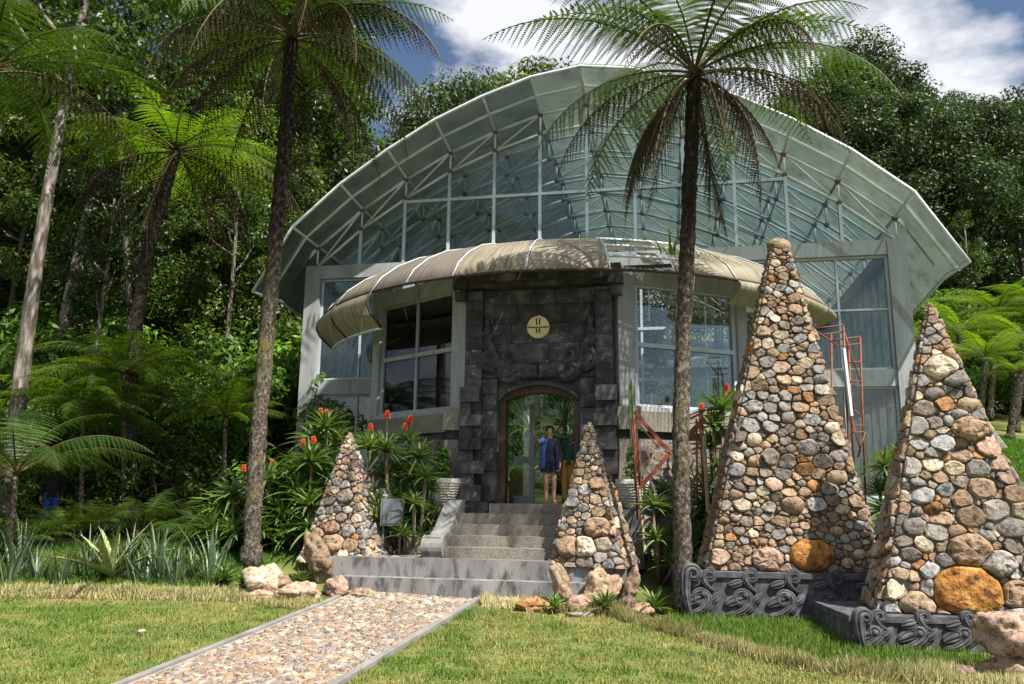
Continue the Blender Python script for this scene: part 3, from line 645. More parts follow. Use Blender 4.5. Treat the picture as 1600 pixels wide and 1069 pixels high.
# ---- canopy round the bay
CV = 1.7
TH = [-60, -47, -33, -24, -14, -1, 13, 24, 36, 50, 64, 72]
TOP = [(4.2, 7.42), (4.9, 7.32), (5.5, 7.11), (6.1, 6.78), (6.55, 6.42), (6.8, 6.06)]
FAS = [(6.8, 6.06), (6.90, 5.92), (6.91, 5.76), (6.82, 5.58), (6.5, 5.30)]
def ring(th, r, z):
    a = RAD(th); return Vector((BC + r * math.sin(a), CV - r * math.cos(a), z))
def strip(name, sec, t0, t1, mat, th=0.012):
    n = 5; mb = MB(); vv = []; uv = []
    for j in range(n + 1):
        t = t0 + (t1 - t0) * j / n
        for i, (r, z) in enumerate(sec): vv.append(ring(t, r, z)); uv.append((t / 12.0, i / len(sec)))
    m = len(sec); k = len(vv)
    for j in range(n + 1):
        t = t0 + (t1 - t0) * j / n
        for i, (r, z) in enumerate(sec): vv.append(ring(t, r - th, z - th)); uv.append((t / 12.0, i / len(sec)))
    ff = []
    for j in range(n):
        for i in range(m - 1):
            q = (j * m + i, (j + 1) * m + i, (j + 1) * m + i + 1, j * m + i + 1); ff += [q]
    for j in range(n): ff.append((j * m + m - 1, (j + 1) * m + m - 1, (j + 1) * m + m - 1 + k, j * m + m - 1 + k))    # folded edge
    o = P(name, mb.add(vv, ff), mat, smooth=True)
    ul = o.data.uv_layers.new(name='UVMap')
    for lp in o.data.loops: ul.data[lp.index].uv = uv[lp.vertex_index]
    return o
for a, b in zip(TH, TH[1:]):
    if a == 13:
        strip('canopy_panel', [(r - 0.10, z - 0.08) for r, z in TOP[:3]], a + 0.3, b - 0.3, 'canopy'); strip('canopy_panel', [(r - 0.12, z - 0.08) for r, z in TOP[3:5]], a + 6.5, b - 0.4, 'canopy')
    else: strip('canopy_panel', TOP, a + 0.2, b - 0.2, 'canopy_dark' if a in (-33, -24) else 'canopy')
    if abs(a + b) / 2 > 33: strip('canopy_fascia', FAS if a < 0 else [(r, 6.06 - (6.06 - z) * (0.55 if a < 40 else 0.5 if a < 60 else 0.4)) for r, z in FAS], a + 0.2, b - 0.2, 'canopy')
for t in TH:
    P('canopy_rib', MB().tube([ring(t, r + 0.012, z + 0.012) for r, z in TOP], 0.014, 5), 'steel', smooth=True)
    if t < -32: P('canopy_rib', MB().tube([ring(t, r + 0.01, z) for r, z in FAS], 0.028, 5), 'brown_edge', smooth=True)
for (r, z), mat, rr, t0, t1 in ((TOP[-1], 'brown_edge', 0.032, -60, 72), (TOP[1], 'steel', 0.03, 13, 30), (TOP[2], 'steel', 0.03, 13, 30), (TOP[3], 'steel', 0.03, 13, 27), (TOP[4], 'steel', 0.03, 13, 27)):
    P('canopy_tube', MB().tube([ring(t0 + (t1 - t0) * i / 30, r, z) for i in range(31)], rr, 6), mat, smooth=True)
for t0, t1 in ((-60, -33),): P('canopy_tube', MB().tube([ring(t0 + (t1 - t0) * i / 12, 6.5, 5.30) for i in range(13)], 0.035, 6), 'steel', smooth=True)
# ---- portal of black stone
PV = -3.92
pc = BC - 0.04
DW, DH = 0.84, 4.05       # half width and arch crown of the door opening
def arc_top(n=12):
    pts = []
    for i in range(n + 1):
        t = -1 + 2 * i / n; pts.append((pc + DW * t, 3.78 + 0.27 * (1 - t * t) - (0.06 if abs(t) > 0.9 else 0)))
    return pts
out_ = [(pc - 1.55, 0.9), (pc - DW, 0.9)] + arc_top() + [(pc + DW, 0.9), (pc + 1.55, 0.9), (pc + 1.55, 6.2), (pc - 1.55, 6.2)]
portal = P('entrance_portal', MB().prism(out_, PV + 0.10, -3.0), 'lava')
rg = random.Random(3)
def block(u0, u1, z0, z1, v0, parent=portal, mat='lava', bev=0.007):
    u0 += 0.002; u1 -= 0.002; z0 += 0.002; z1 -= 0.002
    q = [(u0, PV + 0.1, z0), (u1, PV + 0.1, z0), (u1, PV + 0.1, z1), (u0, PV + 0.1, z1), (u0, v0 + bev, z0), (u1, v0 + bev, z0), (u1, v0 + bev, z1), (u0, v0 + bev, z1),
         (u0 + bev, v0, z0 + bev), (u1 - bev, v0, z0 + bev), (u1 - bev, v0, z1 - bev), (u0 + bev, v0, z1 - bev)]
    ff = [(8, 9, 10, 11)] + [(a, (a + 1) % 4, (a + 1) % 4 + 4, a + 4) for a in range(4)] + [(a + 4, (a + 1) % 4 + 4, (a + 1) % 4 + 8, a + 8) for a in range(4)]
    return P('stone_block', MB().add(q, ff), mat, parent)
z = 4.12; row = 0
while z < 6.0:      # field above the door
    h = min(rg.choice((0.30, 0.36, 0.42)), 6.0 - z); u = pc - 1.18 + (0.2 if row % 2 else 0.0); us = [pc - 1.18]
    while us[-1] < pc + 1.18: us.append(min(pc + 1.18, us[-1] + rg.uniform(0.45, 0.85)))
    for a, b in zip(us, us[1:]):
        if b - a > 0.05: block(a, b, z, z + h, PV + 0.03 + rg.uniform(0, 0.009))
    z += h; row += 1
for s in (-1, 1):   # pilasters and stepped flanks
    z = 1.6
    while z < 6.0:
        h = rg.choice((0.26, 0.3, 0.34)); h = min(h, 6.0 - z)
        if h > 0.03:
            a, b = sorted((pc + s * 1.18, pc + s * 1.53)); block(a, b, z, z + h, PV - 0.07 + rg.uniform(0, 0.02))
            if z < 3.95:
                a, b = sorted((pc + s * (DW + 0.02), pc + s * 1.18)); block(a, b, z, min(z + h, 4.1), PV - 0.0 + rg.uniform(-0.02, 0.02))
        z += h
    for i, (w, z0, z1, pr) in enumerate(((0.66, 1.02, 1.6, 0.62), (0.50, 1.6, 1.92, 0.50), (0.34, 1.92, 2.14, 0.34), (0.52, 2.14, 2.40, 0.40), (0.30, 2.40, 2.62, 0.22), (0.48, 2.62, 2.86, 0.34), (0.26, 2.86, 3.1, 0.18), (0.46, 3.1, 3.34, 0.28), (0.22, 3.34, 3.6, 0.14), (0.42, 3.6, 3.92, 0.24))):
        uc = pc + s * (1.53 - w / 2 + 0.08 if i else 1.26)
        P('stone_block', MB().span(uc - w / 2, uc + w / 2, PV - 0.07 - pr * 0.55, PV - 0.06, z0 + 0.004, z1 - 0.004), 'lava', portal)
P('cornice', MB().span(pc - 1.66, pc + 1.66, PV - 0.16, PV + 0.3, 6.03, 6.14), 'lava', portal)
for i in range(8): P('cornice_block', MB().span(pc - 1.74 + i * 0.435 + 0.004, pc - 1.74 + (i + 1) * 0.435 - 0.004, PV - 0.22 - 0.012 * (i % 2), PV + 0.35, 6.14, 6.43), 'lava', portal)
for s in (-1, 1):
    P('bracket', MB().span(pc + s * 1.62 - 0.16, pc + s * 1.62 + 0.16, PV - 0.34, PV - 0.05, 5.98, 6.2), 'lava', portal); P('bracket', MB().span(pc + s * 1.64 - 0.11, pc + s * 1.64 + 0.11, PV - 0.24, PV - 0.05, 5.76, 5.97), 'lava', portal)
def spiral(c, r, turns, a0, s, n=26, th=0.05, v=0.0):
    pts, rad = [], []
    for i in range(n):
        t = i / (n - 1); a = a0 + s * turns * 2 * math.pi * t; q = r * (1 - 0.86 * t); pts.append((c[0] + q * math.cos(a), v, c[1] + q * math.sin(a))); rad.append(th * (1 - 0.55 * t))
    return pts, rad
for s in (-1, 1):   # winged wave carving over the arch
    for cx, cz, r, tn, a0, th in ((0.30, 4.30, 0.18, 1.1, 200, 0.07), (0.66, 4.26, 0.24, 1.2, 190, 0.085), (0.98, 4.52, 0.26, 1.2, 250, 0.08), (1.08, 4.96, 0.20, 1.1, 260, 0.065), (0.62, 4.58, 0.16, 1.0, 230, 0.06), (1.02, 5.3, 0.12, 1.0, 270, 0.05)):
        pts, rad = spiral((pc + s * cx, cz), r, tn, RAD(a0 if s > 0 else 180 - a0), s, 22, th, PV - 0.01)
        P('carved_scroll', MB().tube(pts, rad, 7, True, 1.0), 'lava', portal, True)
    poly = [(pc + s * x, z) for x, z in ((0.02, 4.10), (0.3, 4.13), (0.62, 4.06), (0.9, 4.16), (1.14, 4.5), (1.17, 5.05), (1.06, 5.42), (1.0, 4.95), (0.85, 4.62), (0.52, 4.42), (0.2, 4.40), (0.02, 4.34))]
    P('carved_wing', MB().prism(poly if s < 0 else poly[::-1], PV - 0.045, PV + 0.06), 'lava', portal)
# emblem: a pale gold disc with a crossed mark
EMB = (pc + 0.0, 5.17)
em = P('emblem', MB().prism([(EMB[0] + 0.235 * math.cos(-2 * math.pi * i / 32), EMB[1] + 0.235 * math.sin(-2 * math.pi * i / 32)) for i in range(32)], PV - 0.03, PV + 0.06), 'gold')
P('emblem_knob', MB().blob((EMB[0] + 0.02, PV, EMB[1] + 0.245), 0.022, 8, 6), 'gold', em, True)
for x0, x1, z0, z1 in ((-0.225, 0.225, -0.017, 0.006), (-0.046, -0.020, 0.04, 0.19), (0.016, 0.042, 0.04, 0.19), (-0.046, -0.020, -0.125, -0.03), (0.016, 0.042, -0.125, -0.03)):
    P('emblem_line', MB().span(EMB[0] + x0, EMB[0] + x1, PV - 0.036, PV - 0.02, EMB[1] + z0, EMB[1] + z1), 'black', em)
# wooden door frame and leaf
for s in (-1, 1): P('door_jamb', MB().span(pc + s * (DW - 0.065) - 0.065, pc + s * (DW - 0.065) + 0.065, PV + 0.16, PV + 0.5, 1.56, 3.74), 'wood')
tp = arc_top(); P('door_head', MB().prism([(x, z + 0.0) for x, z in tp] + [(x, 3.60 + 0.22 * (1 - ((x - pc) / DW) ** 2)) for x, z in tp[::-1]], PV + 0.15, PV + 0.45), 'wood')
P('door_head', MB().prism([(x, z - 0.01) for x, z in tp] + [(x, z - 0.09) for x, z in tp[::-1]], PV + 0.02, PV + 0.12), 'lava')
lf = MB(); lu = pc - 0.33
lf.span(lu - 0.05, lu + 0.06, PV + 1.2, PV + 1.28, 1.56, 3.7); lf.span(pc - DW + 0.13, lu - 0.05, PV + 1.2, PV + 1.28, 2.42, 2.56); lf.span(pc - DW + 0.13, lu - 0.05, PV + 1.2, PV + 1.28, 1.56, 1.72)
P('inner_door_frame', lf, 'concrete'); P('glass_pane', MB().span(pc - DW + 0.13, lu - 0.05, PV + 1.236, PV + 1.244, 1.72, 3.7), 'glass')

# ================================================================== TERRACE, STAIRS
ter = tag(empty('terrace', gw(-1.5, -5.0, 0), -YAW), kind='structure')
def T_(name, mb, mat, parent): # mb given in building coordinates
    off = Vector((-1.5, -5.0, 0)); mb.v = [tuple(Vector(p) - off) for p in mb.v]; return mb.build(name, MT[mat], parent)
T_('upper_step', MB().span(-4.3, 0.99, -6.05, -3.3, -0.3, 0.60), 'step_concrete', ter)
T_('lower_step', MB().span(-3.95, 0.6, -6.33, -6.052, -0.5, 0.29), 'step_concrete', ter)
for i in range(26):     # pale pebbled edging along the two treads
    u = -4.2 + i * 0.2
    T_('edging_stone', MB().span(u + 0.01, u + 0.19, -6.046, -5.9, 0.597, 0.612), 'granite', ter)
st = tag(empty('entrance_stairs', gw(-1.5, -5.0, 0), -YAW), 'speckled granite stairs with low cheek walls rising to the doorway', 'stairs')
zs_ = [0.79, 0.98, 1.175, 1.37]
for i, zt in enumerate(zs_): T_('step', MB().span(-2.25, 0.52, -5.72 + 0.3 * i, -4.52 if i < 3 else -4.3, 0.6 if i == 0 else zs_[i - 1] + 0.001, zt), 'granite', st)
T_('landing', MB().span(-1.72, 0.02, -4.52, -3.30, 1.372, 1.56), 'granite', st)
T_('doorway_floor', MB().span(-1.6, -0.1, -3.30, -0.3, 1.35, 1.555), 'granite', st)
for s, u in ((-1, -2.42), (1, 0.69)):
    mb = MB(); prof = [(-4.0, 1.62), (-4.55, 1.62), (-5.35, 1.10), (-5.75, 0.92), (-5.98, 0.98), (-5.98, 0.601), (-4.0, 0.601)]
    n = len(prof); vv = [(u - 0.16, y, z) for y, z in prof] + [(u + 0.16, y, z) for y, z in prof]
    mb.add(vv, [tuple(range(n)), tuple(range(n, 2 * n))[::-1]] + [(i, i + n, (i + 1) % n + n, (i + 1) % n) for i in range(n)])
    T_('cheek_wall', mb, 'step_concrete', st)
    T_('cheek_scroll', MB().lathe([(0.0, -0.17), (0.17, -0.17), (0.17, 0.17), (0.0, 0.17)], 18, (0, 0, 0)) if False else MB().tube([(u - 0.19, -5.84, 0.80), (u + 0.19, -5.84, 0.80)], 0.2, 18), 'step_concrete', st)
    T_('pot_stand', MB().span(u - 0.42 if s < 0 else u + 0.17, u - 0.17 if s < 0 else u + 0.55, -4.55, -4.0, 0.4, 1.48), 'step_concrete', st)
# ================================================================== STONE PYRAMIDS ON CARVED PLINTHS
def stone_pyramid(A, B, apex, label, top=0.09, rmean=0.1, seed=1, special=(), zgrow=0.0, dscale=0.95, tries=8000, ksize=None):
    rg = random.Random(seed); ex = (B - A); w = ex.length; ex = ex.normalized(); inn = Vector((-ex.y, ex.x, 0)).normalized()
    if inn.y < 0: inn = -inn
    base = (A + B) / 2 + inn * w * dscale / 2; base.z = A.z
    C_, D_ = B + inn * w * dscale, A + inn * w * dscale
    TA, TB, TC, TD = apex - ex * top - inn * top, apex + ex * top - inn * top, apex + ex * top + inn * top, apex - ex * top + inn * top
    root = tag(empty('stone_pyramid', base), label, 'stone pyramid', 'cobble pyramids in front of the greenhouse')
    cen = (A + B + C_ + D_) / 4; core = MB()
    cq = [p + (cen - p).normalized() * 0.03 for p in (A, B, C_, D_)] + [apex + (p - apex) * 0.5 - Vector((0, 0, 0.05)) for p in (TA, TB, TC, TD)]
    core.add([p - base for p in cq], [(3, 2, 1, 0), (4, 5, 6, 7), (0, 1, 5, 4), (1, 2, 6, 5), (2, 3, 7, 6), (3, 0, 4, 7)]); core.build('core', MT['mortar'], root)
    made = []; asp = 1.3
    for fi, (p0, p1, t1, t0) in enumerate(((A, B, TB, TA), (D_, A, TA, TD), (B, C_, TC, TB))):
        e = (p1 - p0).normalized(); nrm = e.cross(((t0 + t1) / 2 - (p0 + p1) / 2)).normalized(); f = nrm.cross(e)
        loc = lambda p: ((p - p0).dot(e) / asp, (p - p0).dot(f))
        poly = [loc(p) for p in (p0, p1, t1, t0)]; hh = poly[2][1]
        fx = []; mats = {}
        if fi == 0:
            for (sx_, sy_, r, mk) in special:
                d = ray(sx_, sy_); q = EYE + d * ((p0 - EYE).dot(nrm) / d.dot(nrm)); a, b = loc(q); mats[len(fx)] = mk; fx.append((a, b, r))
        rf = (lambda x, y: rmean * (1.25 - 0.6 * (y / hh))) if ksize is None else (lambda x, y: rmean * lerp_tab(y / hh, ksize))
        for i, ((x, y, r), cell) in enumerate(pack(poly, rf, tries if fi == 0 else int(tries * 0.6), rg, fx, 0.68)):
            cell = [(c[0] * asp, c[1]) for c in cell]; h = min(0.07, 0.022 + 0.24 * r * rg.uniform(0.5, 1.3)) * (1.5 if i in mats else 1.0)
            vv, ff = stone_geo(cell, h, 0.004, rg, 10 if i not in mats else 14, 0.07)
            if i in mats and r >= 0.19: vv, ff = rugged_geo(cell, h, rg, seed + i * 3.7)
            W3 = [p0 + e * a + f * b + nrm * c for a, b, c in vv]
            mk = mats.get(i) or rg.choice(PICK); made.append((fi, r, W3, ff, mk))
    made.sort(key=lambda m: -m[1] * (1.0 if m[0] == 0 else 0.55)); rest = {}
    for i, (fi, r, W3, ff, mk) in enumerate(made):
        if i < 298:
            c = W3[-1]; o = MB().add([p - c for p in W3], ff).build('stone', SM[mk], root, i % 5 < 1); o.location = c - base
        else: rest.setdefault(mk if mk in ('tan', 'grey') else 'brown', MB()).add([p - base for p in W3], ff)
    for mk, mb in rest.items(): tag(mb.build('small_stones', SM[mk], root, True), kind='stuff')
    cs = MB().blob((0, 0, 0), top * 1.5, 10, 8, (1, 1, 0.85), 0.25, seed * 1.3); o = cs.build('stone', SM['tan'], root, True); o.location = apex - base + Vector((0, 0, top * 0.4))
    return root, base, w

def carved_plinth(A, B, depth, h, label, seed):
    """block with horned corners and rows of scrolls on its front; A, B are the front corners on the ground"""
    rg = random.Random(seed); ex = (B - A); w = ex.length; rz = math.atan2(ex.y, ex.x); base = (A + B) / 2; base.z = min(A.z, B.z)
    root = tag(empty('carved_plinth', base, rz), label, 'plinth', 'carved plinths under the big pyramids')
    MB().span(-w / 2 + 0.05, w / 2 - 0.05, 0.10, depth, -0.2, h - 0.08).build('block', MT['carved'], root)
    MB().span(-w / 2 + 0.02, w / 2 - 0.02, 0.06, depth + 0.02, h - 0.08, h).build('top_slab', MT['carved'], root)
    def ribbon(pts, wid, y0, hgt, name):
        """carved band: a grooved strip swept along a curve on the front face"""
        prof = [(-1, 0.0), (-0.9, 0.75), (-0.62, 1.0), (-0.45, 0.62), (-0.3, 0.98), (0.0, 1.08), (0.3, 0.98), (0.45, 0.62), (0.62, 1.0), (0.9, 0.75), (1, 0.0)]; m = len(prof); vv = []; n_ = len(pts)
        for i, p in enumerate(pts):
            a_, b_ = Vector(pts[max(0, i - 1)]), Vector(pts[min(n_ - 1, i + 1)]); t = (b_ - a_).normalized(); q = Vector((-t.y, t.x)); w_ = wid(i / (n_ - 1))
            for c, h_ in prof: vv.append((p[0] + q.x * c * w_, y0 - h_ * hgt * (0.5 + 0.5 * min(1, w_ / 0.06)), p[1] + q.y * c * w_))
        MB().add(vv, [(i * m + k, i * m + k + 1, (i + 1) * m + k + 1, (i + 1) * m + k) for i in range(n_ - 1) for k in range(m - 1)]).build(name, MT['carved'], root, True)
    def sweep(x, z, L, a0, turn, r, s, wd, hgt=0.07, y0=0.105):
        """a band running from (x, z) in direction a0 over length L, bending by turn, then curling into a spiral of radius r"""
        pts = []; p = Vector((x, z)); a = RAD(a0); n1 = 12
        for i in range(n1): pts.append((p.x, p.y)); a += turn / n1; p = p + Vector((math.cos(a), math.sin(a))) * (L / n1)
        n2 = 26; tot = 2 * math.pi * 1.35
        for i in range(n2):
            rr = r * (1 - 0.80 * i / n2); st_ = tot / n2; pts.append((p.x, p.y)); a += s * st_; p = p + Vector((math.cos(a), math.sin(a))) * (rr * st_)
        f = n1 / (n1 + n2); ribbon(pts, lambda t: wd * (0.35 + 0.75 * (t / f) if t < f else 1.1 - 0.75 * (t - f) / (1 - f)), y0, hgt, 'carved_scroll')
    def leaf(x, z, L, a0, turn, wd, hgt=0.055, y0=0.107):
        pts = []; p = Vector((x, z)); a = RAD(a0)
        for i in range(14): pts.append((p.x, p.y)); a += turn / 14; p = p + Vector((math.cos(a), math.sin(a))) * (L / 14)
        ribbon(pts, lambda t: wd * (0.12 + math.sin(math.pi * min(1, 0.08 + 0.92 * t)) ** 0.8), y0, hgt, 'carved_leaf')
    n = max(3, round(w / 0.62)); d = w / n
    for i in range(n):
        x = -w / 2 + i * d + 0.06
        sweep(x + 0.02, h * 0.10, d * 0.62, -4, 0.9, h * 0.19, 1, 0.062)
        sweep(x + d * 0.78, h * 0.60, d * 0.38, 160, -0.8, h * 0.135, -1, 0.05, 0.085)
        leaf(x + d * 0.02, h * 0.30, d * 0.62, 35, -0.5, 0.075, 0.06); leaf(x + d * 0.55, h * 0.16, d * 0.5, 50, 0.5, 0.06, 0.05)
        leaf(x + d * 0.1, h * 0.72, d * 0.45, 8, 0.35, 0.06, 0.075); leaf(x + d * 0.62, h * 0.36, d * 0.42, 20, 0.7, 0.055, 0.065)
        sweep(x + d * 0.46, h * 0.88, d * 0.24, -8, 0.3, h * 0.10, 1, 0.04, 0.08)
        MB().blob((x + d * 0.5, 0.06, h * 0.52), 0.05, 10, 7, (1, 0.8, 1)).build('carved_boss', MT['carved'], root, True)
    for s in (-1, 1):       # horned corners
        x = s * (w / 2 - 0.09)
        def flip(p_): return p_
        if s < 0: sweep(x + 0.10, h * 0.02, h * 0.98, 112, -0.55, h * 0.13, -1, 0.085, 0.12, 0.09)
        else: sweep(x - 0.10, h * 0.02, h * 0.98, 68, 0.55, h * 0.13, 1, 0.085, 0.12, 0.09)
    return root
def on_ground(px_, py_): return onG(px_, py_)
# big pyramid in the middle right
g1 = on_ground(1062, 968); p1b = Vector((atY(1362, 700, g1.y).x, g1.y - 0.35, g1.z))
H1 = atY(1075, 892, g1.y + 0.15).z - g1.z
carved_plinth(g1, p1b, 1.9, H1, 'carved grey stone plinth in shade under the tall middle pyramid', 4)
zt = g1.z + H1
A = atY(1106, 893, g1.y + 0.28); B = atY(1382, 897, g1.y - 0.02)
A.z = B.z = zt
w1 = (B - A).length
ap = atY(1217, 392, (A.y + B.y) / 2 + w1 * 0.22)
stone_pyramid(A, B, ap, 'tall cobble pyramid beside the fern trunk, with flat round capstone', 0.14, 0.098, 11, ((1268, 868, 0.27, 'ochre'), (1200, 875, 0.2, 'pink'), (1122, 870, 0.15, 'pink'), (1325, 880, 0.09, 'tan'), (1262, 700, 0.15, 'grey'), (1228, 722, 0.14, 'dark'), (1150, 735, 0.13, 'blue'), (1205, 715, 0.15, 'dark'), (1160, 790, 0.12, 'cream'), (1237, 790, 0.15, 'brown'), (1275, 788, 0.13, 'blue'), (1338, 730, 0.14, 'tan')), ksize=[(0, 1.0), (0.1, 0.75), (0.2, 0.85), (0.3, 1.15), (0.6, 1.0), (1, 0.6)], dscale=0.44)
# right pyramid, partly out of the picture
g2 = on_ground(1330, 1018); p2b = Vector((atY(1680, 900, g2.y).x, g2.y - 0.2, H(5.5, g2.y)))
H2 = atY(1400, 962, g2.y + 0.1).z - g2.z
carved_plinth(g2, Vector((atY(1600, 1000, g2.y).x, g2.y - 0.15, g2.z)), 1.8, H2, 'carved grey stone plinth with sunlit scrolls under the right pyramid', 9)
zt = g2.z + H2
A = atY(1378, 962, g2.y + 0.38); B = atY(1690, 975, g2.y - 0.05); A.z = B.z = zt
ap = atY(1453, 480, (A.y + B.y) / 2 + (B - A).length * 0.2)
stone_pyramid(A, B, ap, 'stone pyramid at the right edge with a big orange boulder at its foot', 0.035, 0.118, 23, ((1510, 925, 0.36, 'ochre'), (1432, 945, 0.19, 'tan'), (1515, 860, 0.24, 'brown'), (1558, 880, 0.19, 'grey'), (1590, 930, 0.2, 'brown'), (1500, 940, 0.1, 'grey'), (1460, 920, 0.16, 'blue'), (1600, 970, 0.2, 'cream'), (1470, 575, 0.2, 'grey'), (1490, 590, 0.16, 'brown'), (1515, 670, 0.19, 'blue')), ksize=[(0, 1.0), (0.3, 1.1), (0.6, 1.0), (1, 0.5)], dscale=0.40)
# two small pyramids flanking the stairs
A = atZ(482, 866, 0.45); B = atZ(600, 868, 0.45); 
yv = (A.y + B.y) / 2
A = gw(-5.05, -5.75, 0.45); B = gw(-3.62, -5.9, 0.45); ap = gw(-4.34, -5.2, 0); q = atY(546, 680, ap.y); ap = Vector((q.x, q.y, q.z))
stone_pyramid(A, B, ap, 'small cobble pyramid left of the stairs, in front of the aloes', 0.03, 0.088, 31, ((520, 850, 0.2, 'tan'), (575, 850, 0.14, 'grey'), (540, 775, 0.16, 'dark'), (555, 745, 0.12, 'dark'), (520, 825, 0.15, 'brown'), (545, 830, 0.13, 'grey')), tries=5200)
A = gw(-0.32, -6.02, 0.52); B = gw(0.98, -6.2, 0.52); ap = gw(0.36, -5.5, 0); q = atY(921, 664, ap.y); ap = Vector((q.x, q.y, q.z))
stone_pyramid(A, B, ap, 'small cobble pyramid at the right of the stairs, hiding part of the doorway', 0.03, 0.088, 37, ((890, 855, 0.2, 'tan'), (912, 855, 0.2, 'cream'), (940, 850, 0.15, 'cream'), (933, 825, 0.2, 'brown'), (935, 755, 0.14, 'brown'), (895, 785, 0.11, 'blue')), tries=5200)

# ================================================================== BOULDERS
def boulder(c, r, sc, label, mk, sd, cat='boulder', group='garden boulders', rot=(0, 0, 0)):
    o = MB().blob((0, 0, 0), r, 56, 40, sc, 0.45, sd, 1.2).build('boulder', SM[mk], None, True)
    for v in o.data.vertices:      # broken facets and small relief
        d = v.co.copy(); v.co += d.normalized() * (0.08 * r * noise.noise(d * (3.5 / r) + Vector((sd, 0, 0))) - 0.10 * r * (1 - abs(noise.noise(d * (2.2 / r) + Vector((0, sd, 0))))) ** 6 + 0.05 * r * noise.noise(d * (9 / r)) + 0.025 * r * noise.noise(d * (20 / r)))
    o.location = c; o.rotation_euler = rot; return tag(o, label, cat, group)
def bpx(px_, py_, r, sc, label, mk, sd, rot=(0, 0, 0), up=0.3):
    g = onG(px_, py_); boulder(g + Vector((0, 0.0, r * sc[2] * up)), r, sc, label, mk, sd, rot=rot)
def gY(px_, Y):
    x = atY(px_, 900, Y).x; return Vector((x, Y, H(x, Y)))
def fpx(px_, Y, r, sc, label, mk, sd, rot=(0, 0, 0), up=0.3):
    boulder(gY(px_, Y) + Vector((0, 0, r * sc[2] * up)), r, sc, label, mk, sd, rot=rot)
bpx(412, 925, 0.36, (1.0, 0.8, 0.75), 'pale whitish boulder at the left end of the rock group', 'cream', 1.1, up=0.55)
bpx(430, 925, 0.27, (1.1, 0.9, 0.7), 'orange tan boulder with aloe leaves in front, in the rock group', 'tan', 2.2, up=0.4)
bpx(466, 936, 0.30, (1.3, 0.8, 0.55), 'low rounded peach boulder at the front of the rock group', 'pink', 3.1, up=0.4)
bpx(408, 936, 0.22, (1.35, 0.8, 0.4), 'flat tan stone at the left front of the rock group', 'tan', 4.7, up=0.4)
bpx(527, 930, 0.24, (1.0, 0.9, 0.8), 'round pink boulder touching the concrete step', 'pink', 5.3, up=0.5)
bpx(566, 931, 0.2, (1.2, 0.8, 0.45), 'low flat tan stone at the path corner below the step', 'tan', 6.2, up=0.3)
g = onG(492, 915); boulder(g + Vector((0, 0.1, 0.42)), 0.52, (0.42, 0.5, 1.05), 'tall leaning ochre rock beside the concrete step', 'tan', 8.4, rot=(0.1, -0.34, 0.2))
g = onG(531, 905); boulder(g + Vector((0.0, 0.0, 0.25)), 0.26, (0.4, 0.4, 1.0), 'small upright tan rock against the concrete step', 'cream', 9.9, rot=(0, 0.18, 0))
fpx(832, 13.4, 0.26, (1.1, 0.7, 0.55), 'ochre stone half hidden behind the left spiky plant by the step', 'rust', 11.3, up=0.45)
fpx(789, 13.75, 0.13, (1.1, 0.9, 0.75), 'small pinkish stone at the right corner of the path', 'pink', 12.1, up=0.5)
fpx(905, 13.35, 0.25, (1.1, 0.8, 0.7), 'pink and orange boulder between the two spiky plants', 'pink', 13.7, up=0.4)
fpx(905, 12.95, 0.13, (1.6, 0.7, 0.4), 'flat grey stone in the straw grass by the spiky plants', 'grey', 14.2, up=0.4)
fpx(1003, 13.1, 0.2, (1.1, 0.8, 0.7), 'grey brown stone right of the spiky plants', 'brown', 15.8, up=0.4)
g = gY(878, 13.5); boulder(g + Vector((0, 0.0, 0.30)), 0.4, (0.36, 0.38, 1.05), 'leaning tan rock in front of the small right pyramid', 'tan', 17.1, rot=(0, -0.3, 0.3))
g = gY(940, 13.5); boulder(g + Vector((0, 0.0, 0.26)), 0.36, (0.85, 0.6, 1.0), 'big brown rock at the foot of the small right pyramid', 'tan', 18.6, rot=(0, 0.1, 0))
g = gY(983, 13.35); boulder(g + Vector((0, 0.0, 0.28)), 0.4, (0.28, 0.33, 1.05), 'upright pink rock post right of the small pyramid', 'pink', 19.4, rot=(0, 0.28, 0))
g = onG(1585, 1068); boulder(g + Vector((0.12, 0.1, 0.50)), 0.42, (1.05, 0.8, 0.62), 'big pink boulder at the lower right corner, on a grey stone', 'pink', 21.4)
boulder(g + Vector((0.2, 0.1, 0.12)), 0.44, (1.1, 0.8, 0.45), 'dark grey brown stone under the pink corner boulder', 'brown', 22.9)
bpx(1502, 1062, 0.13, (1.1, 0.9, 0.8), 'small pale pink stone left of the corner boulders', 'pink', 24.1, up=0.4)
g = gw(-3.05, -4.9, 0.72); boulder(g, 0.27, (1.0, 0.8, 0.9), 'rough white block of coral rock under the leaning aloe stem', 'cream', 26.3)
o = MB().blob((0, 0, 0), 0.05, 10, 7, (1.3, 1, 0.6), 0.3, 3.0).build('pebble', SM['cream'], None, True); o.location = onG(221, 993) + Vector((0, 0, 0.045)); tag(o, 'single small white pebble lying on the left lawn', 'pebble')

